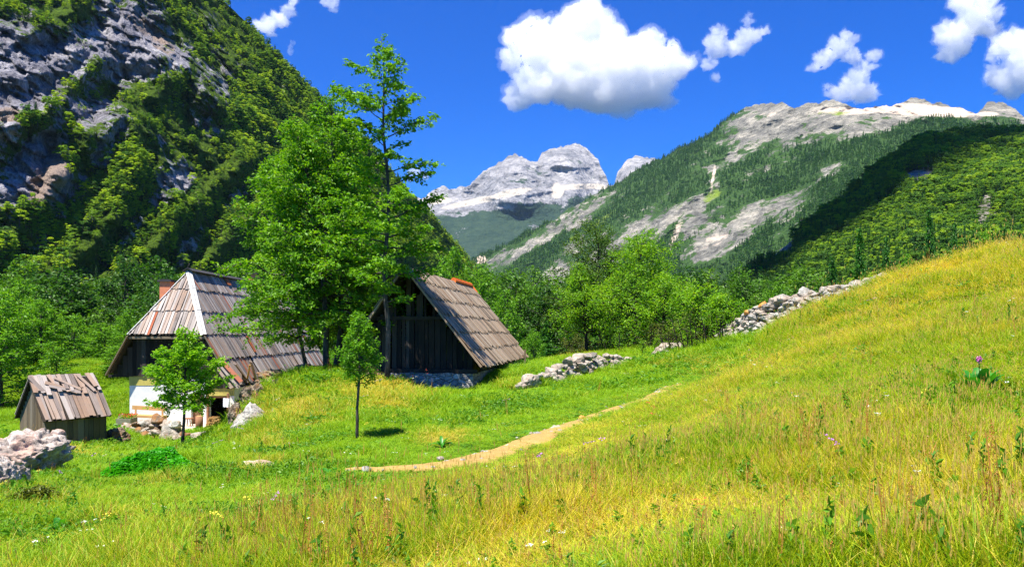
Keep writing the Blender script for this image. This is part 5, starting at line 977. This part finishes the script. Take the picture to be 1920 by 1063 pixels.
# nettle patch before the farmhouse
def patch(nm, cx, cy_, rx, ry, n, h, ls, mat, seed, **k):
    r = np.random.RandomState(seed); a = r.rand(n)*6.28; q = np.sqrt(r.rand(n)); lob = 1+.3*np.sin(a*3+seed)+.15*np.sin(a*7); px, py = cx+rx*q*lob*np.cos(a), cy_+ry*q*lob*np.sin(a)
    # from the photo spot to the ground once, then everything grows from there
    c0 = hit(cx, cy_); w0 = rx/F*c0[1]; x, y = c0[0]+w0*q*lob*np.cos(a), c0[1]+w0*.8*q*lob*np.sin(a); hz = h*(1-q**2.5)*(.6+.5*np.abs(fbm(xyz(x, y), 3, 2, seed)))+.03; z = gz(x, y)+hz*r.rand(n)**.4
    V, Q = leaf_quads(xyz(x, y, z), ls*r.uniform(.6, 1.2, n), r, .7, .7); return ob(nm, mesh(nm, V, Q, [mat]), **k)
patch('nettle_patch', 290, 884, 70, 20, 11000, .52, .085, leaf_mat('nettle leaves', [(.03, .24, .008), (.07, .42, .012), (.14, .58, .02)], .45), 3, label='low bright green nettle patch below the ash tree', cat='nettles', kind='stuff')
L_DRY = leaf_mat('dull weeds', [(.05, .09, .008), (.12, .16, .012), (.24, .22, .03)], .3)
for i, (cx, cy_, rx, n, h, lab) in enumerate([(345, 838, 30, 1600, .45, 'dark bushy weeds around the foot of the ash tree'),(60, 952, 55, 2600, .32, 'green weeds in front of the lower left boulder'),(150, 845, 34, 1500, .35, 'weeds growing against the front of the shed'),(440, 800, 26, 900, .3, 'weeds on the shaded bank beside the porch'),(120, 845, 30, 1200, .25, 'rusty dry grass clump on the left rock outcrop')]):
    patch('weeds', cx, cy_, rx, 20, n, h, .06, L_DRY if i in (1, 4) else L_ORCH, 20+i, label=lab, cat='weeds', kind='stuff')
# big-leaved plants
def bigleaf(nm, base, n, L, W, seed, label, group=None, flower_=False, up_=(.25, 1.1)):
    r = np.random.RandomState(seed); root = empty(nm, base, label, 'plant', group); V, Q = [], []
    for i in range(n):
        az = r.rand()*6.28; el = r.uniform(*up_); l = L*r.uniform(.6, 1.1); w_ = W*r.uniform(.7, 1.1); s = np.linspace(0, 1, 7); d = np.array([cos(az), sin(az), 0]); sd = np.array([-sin(az), cos(az), 0])
        c = np.outer(s*l*cos(el), d); c[:, 2] = s*l*sin(el)-.5*l*s**2.5*(.6 if el > .7 else .9); ww = w_*np.sin(np.clip(s*.92+.08, 0, 1)*pi)**.7*.5+.004; k0 = len(V)*1
        for j in range(7): V += [c[j]-sd*ww[j]+[0, 0, ww[j]*.35], c[j], c[j]+sd*ww[j]+[0, 0, ww[j]*.35]]
        for j in range(6): b = k0+j*3; Q += [(b, b+1, b+4, b+3), (b+1, b+2, b+5, b+4)]
    o = bpy.data.objects.new('leaves', mesh('leaves', np.array(V)+[0, 0, .01], np.array(Q), [L_BIG], None, True)); sc.collection.objects.link(o); o.parent = root
    if flower_:
        T = MB(); T.tube([(0, 0, 0), (-.02, -.02, .25), (-.03, -.03, .46)], .006, 5); o = bpy.data.objects.new('stem', tube_mesh(T, 'stem', G_HERB)); sc.collection.objects.link(o); o.parent = root
        c = np.array([-.03, -.03, .47])+r.normal(size=(60, 3))*.014; V, Q = leaf_quads(c, .03, r, .2, .5); m_ = N('pink petals'); o = bpy.data.objects.new('flower', mesh('flower', V, Q, [m_.done(m_.bsdf((.55, .14, .42), .7))])); sc.collection.objects.link(o); o.parent = root
    return root
L_BIG = leaf_mat('broad leaves', [(.03, .19, .012), (.05, .27, .015), (.12, .36, .02)], .35, spec=.5, rough=.4)
bigleaf('broadleaf_plant', hit(1838, 752), 54, .52, .12, 1, 'big dark green rosette with broad leaves and one pink flower in the right meadow', flower_=True, up_=(.85, 1.45))
for i, (px, py, n, L, lab) in enumerate([(612, 895, 16, .26, 'light green dock plant right of the grey-pink rock'),(655, 925, 18, .28, 'leafy dock plant in the lawn below the path start'),(585, 905, 12, .2, 'small dock plant beside the grey-pink rock'),(828, 838, 16, .3, 'dock plant in the lawn above the path'),(1420, 812, 14, .22, 'leafy plant in the middle of the meadow'),(1785, 985, 16, .22, 'broad-leaved plant low in the right corner'),(700, 950, 14, .24, 'dock plant in the lower middle of the lawn'),(1130, 1035, 14, .2, 'green leafy plant at the bottom centre right'),(1490, 790, 10, .18, 'small leafy plant above the meadow middle'),(110, 1000, 16, .22, 'dock plant in the bottom left corner'),(1600, 1020, 12, .18, 'leafy plant at the bottom right of centre')]):
    bigleaf('dock_plant', hit(px, py), n, L, .07, 10+i, lab, 'dock plants in the grass', up_=(.5, 1.2))
# seeding stalks standing above the meadow
# bare-stemmed shrubs under the orchard
for i, (px, Y, wp, hp, lab) in enumerate([(1306, 31.5, 60, 70, 'dense twiggy shrub left of the leaning fruit tree'),(1350, 31, 60, 64, 'thorny shrub at the foot of the leaning fruit tree'),(1255, 33.5, 60, 54, 'low twiggy shrub above the little stone heap'),(1160, 41, 70, 40, 'undergrowth in front of the orchard trunks'),(1215, 38, 70, 44, 'brownish undergrowth below the widest fruit tree'),(1400, 30.6, 44, 40, 'small shrub before the low end of the rubble wall'),(1080, 50, 80, 50, 'bushy undergrowth left of the orchard trunks')]):
    b = at(px, Y, -.05); H = hp/F*Y; R = wp/F*Y/2
    Tm, Lm = kind(500+i, L_ORCH if i % 2 else L_DRY, BARKD, H=H, env=lambda t: R*.8, r0=.03, n1=40, start=.1, up=(20, 70), sub=3.5, dens=34, lsize=.075, spread=.08, flat=.2, k=4, stems=6, splay=.25)
    tree('shrub', b, Tm, Lm, lab, 'shrubs under the orchard', cat='shrub')
# ================= clouds (real scattering volumes) and the air
def cloud(name, L, Y, label, dens, seed, vox=14, amp=.32, thick=.8, group=None, kind_=None, fr=1.):
    k = Y/F; V, Fc, n = [], [], 0; r = np.random.RandomState(seed)
    for cx, cy_, rx, ry in L:
        c = P(cx, cy_, Y+r.uniform(-.25, .25)*rx*k); v = ICO4V*np.array([rx, rx*thick*.9, ry])*k+c; V.append(v); Fc.append(ICO4F+n); n += len(v)
    me = mesh(name, np.vstack(V), np.vstack(Fc)); o = bpy.data.objects.new(name, me); sc.collection.objects.link(o)
    md = o.modifiers.new('r', 'REMESH'); md.mode = 'VOXEL'; md.voxel_size = vox; dg = bpy.context.evaluated_depsgraph_get(); ev = o.evaluated_get(dg); m2 = ev.to_mesh()
    nv = len(m2.vertices); co = np.empty(nv*3); m2.vertices.foreach_get('co', co); co = co.reshape(-1, 3); nr = np.empty(nv*3); m2.vertices.foreach_get('normal', nr); nr = nr.reshape(-1, 3)
    m2.calc_loop_triangles(); nt_ = len(m2.loop_triangles); tr = np.empty(nt_*3, np.int32); m2.loop_triangles.foreach_get('vertices', tr); ev.to_mesh_clear(); bpy.data.objects.remove(o)
    b = np.mean([l[2] for l in L])*k; q = co/b/fr
    d = amp*b*(.9*fbm(q, 1.1, 2, seed)+.9*ridged(q, 1.9, 5, seed+3, .66)*-1+.35)*np.where(nr[:, 2] < -.3, .5, 1); co = co+nr*d[:, None]
    def vap(dn, co, nm):
        m = N('cloud vapour'); vol = m.n('ShaderNodeVolumeScatter'); vol.inputs['Density'].default_value = dn; vol.inputs['Color'].default_value = (1, 1, 1, 1); vol.inputs['Anisotropy'].default_value = .2; m.done(None, vol.outputs[0])
        return mesh(nm, co, tr.reshape(-1, 3), [m.m], None, True)
    o = ob(name, vap(dens, co, name), label=label, cat='cloud', group=group, kind=kind_)
    d3 = b*(.10+.30*np.clip(fbm(q, 1.6, 5, seed+9, .65)+.25, 0, 1)+.12*np.clip(fbm(q, 5, 3, seed+12), 0, 1))*np.where(nr[:, 2] < -.3, .4, 1)
    ob('veil', vap(dens*.16, co+nr*d3[:, None], 'veil'), o); return o
    m = N('cloud vapour'); vol = m.n('ShaderNodeVolumeScatter'); vol.inputs['Density'].default_value = dens; vol.inputs['Color'].default_value = (1, 1, 1, 1); vol.inputs['Anisotropy'].default_value = .2
    m.done(None, vol.outputs[0]); return ob(name, mesh(name, co, tr.reshape(-1, 3), [m.m], None, True), label=label, cat='cloud', group=group, kind=kind_)
YC = 6500
cloud('cloud', [(1110,38,44,36),(1082,75,52,50),(1135,62,40,40),(1030,105,58,52),(985,75,34,34),(1000,55,26,16),(968,120,22,30),(975,180,32,26),(1010,160,50,34),(1080,140,75,62),(1150,120,60,55),(1140,178,70,34),(1158,206,30,14),(1200,120,52,55),(1215,165,52,40),(1245,185,24,22),(1250,125,36,30),(1285,115,24,14),(1232,75,18,14),(1262,95,16,10)], YC,
      'huge white cumulus with a flat grey base above the distant peaks', .010, 3, 13, .42)
cloud('cloud', [(1330,118,16,14),(1345,88,24,22),(1352,60,16,12),(1380,88,26,17),(1405,68,24,11),(1432,60,13,6),(1402,38,7,14),(1348,150,8,6)], YC*1.02, 'small ragged cloud just right of the huge cumulus', .008, 5, 11, .75)
cloud('cloud', [(1545,112,20,17),(1568,92,22,18),(1590,76,16,16),(1600,108,18,14),(1618,130,20,20),(1600,160,26,22),(1580,178,26,14),(1622,178,24,18),(1548,165,9,7),(1636,105,12,9),(1528,130,8,5)], YC, 'torn puffy cloud standing right above the rocky summit ridge', .008, 8, 11, .75)
cloud('cloud', [(1795,75,34,34),(1780,100,22,20),(1820,40,36,30),(1850,25,28,26),(1812,10,30,20),(1858,55,22,14)], YC*.98, 'white cloud near the top right corner of the sky', .010, 11, 13, .6)
cloud('cloud', [(1900,90,30,34),(1885,140,30,28),(1900,165,24,20),(1930,110,44,60),(1868,105,12,16)], YC*1.03, 'white cloud cut by the right picture edge', .010, 14, 13, .6)
cloud('cloud', [(495,48,24,15),(520,38,20,16),(540,20,16,16),(548,2,12,10),(508,62,12,8)], YC, 'wispy white cloud touching the skyline of the left cliff', .010, 17, 9, .8)
cloud('cloud', [(618,6,16,8),(626,18,9,6)], YC, 'tiny wisp of cloud at the top edge', .008, 20, 6, .8)
cloud('cloud', [(545,94,6,12),(549,82,4,5)], YC, 'faint streak of cloud right of the cliff skyline', .007, 23, 5, .8)
cloud('cloud', [(778,322,12,9),(796,330,9,7),(770,336,8,5)], YC*1.05, 'small cloud low behind the tall tree above the white peaks', .010, 26, 6, .7)
# the cloud whose shade lies on the wooded ridge (it stands above the picture, towards the sun)
def shade_cloud():
    pts = [(1420,520,40),(1500,475,40),(1570,440,34),(1650,395,30),(1385,535,22),(1430,500,40),(1480,462,52),(1540,430,58),(1600,392,60),(1660,352,58),(1720,312,52),(1780,288,42),(1840,266,34),(1900,256,30),(1960,254,30),(1450,455,30),(1520,395,40),(1580,345,40),(1640,300,40),(1700,268,34),(1760,250,28),(1820,240,26),(1880,238,26)]
    V, Fc, n = [], [], 0
    for i, (px, py, rr) in enumerate(pts):
        Y = float(DE(np.array(float(px)), np.array(float(py)))); c = P(px, py, Y); c = c+S*((2200-c[2])/S[2]); r_ = rr/F*Y*1.75; v = rock_v(ICO4V, 700+i, (2*r_, 2*r_*1.5, r_*1.1), .3, 0)+c; V.append(v); Fc.append(ICO4F+n); n += len(v)
    m = N('dense cloud'); m.done(m.bsdf((.85, .86, .88), 1, spec=0)); ob('cloud', mesh('cloud', np.vstack(V), np.vstack(Fc), [m.m], None, True), label='low cloud out of view overhead whose shade darkens the wooded ridge', cat='cloud')
shade_cloud()
def haze():
    B = MB(); B.box((-4600, -400, -75), (4600, 5600, 1010)); m = N('clear mountain air'); v = m.n('ShaderNodeVolumePrincipled'); v.inputs['Density'].default_value = .00003; v.inputs['Color'].default_value = (.55, .75, 1, 1); v.inputs['Anisotropy'].default_value = .3
    m.done(None, v.outputs[0]); tag(B.build('haze', m.m), kind='stuff')
haze()
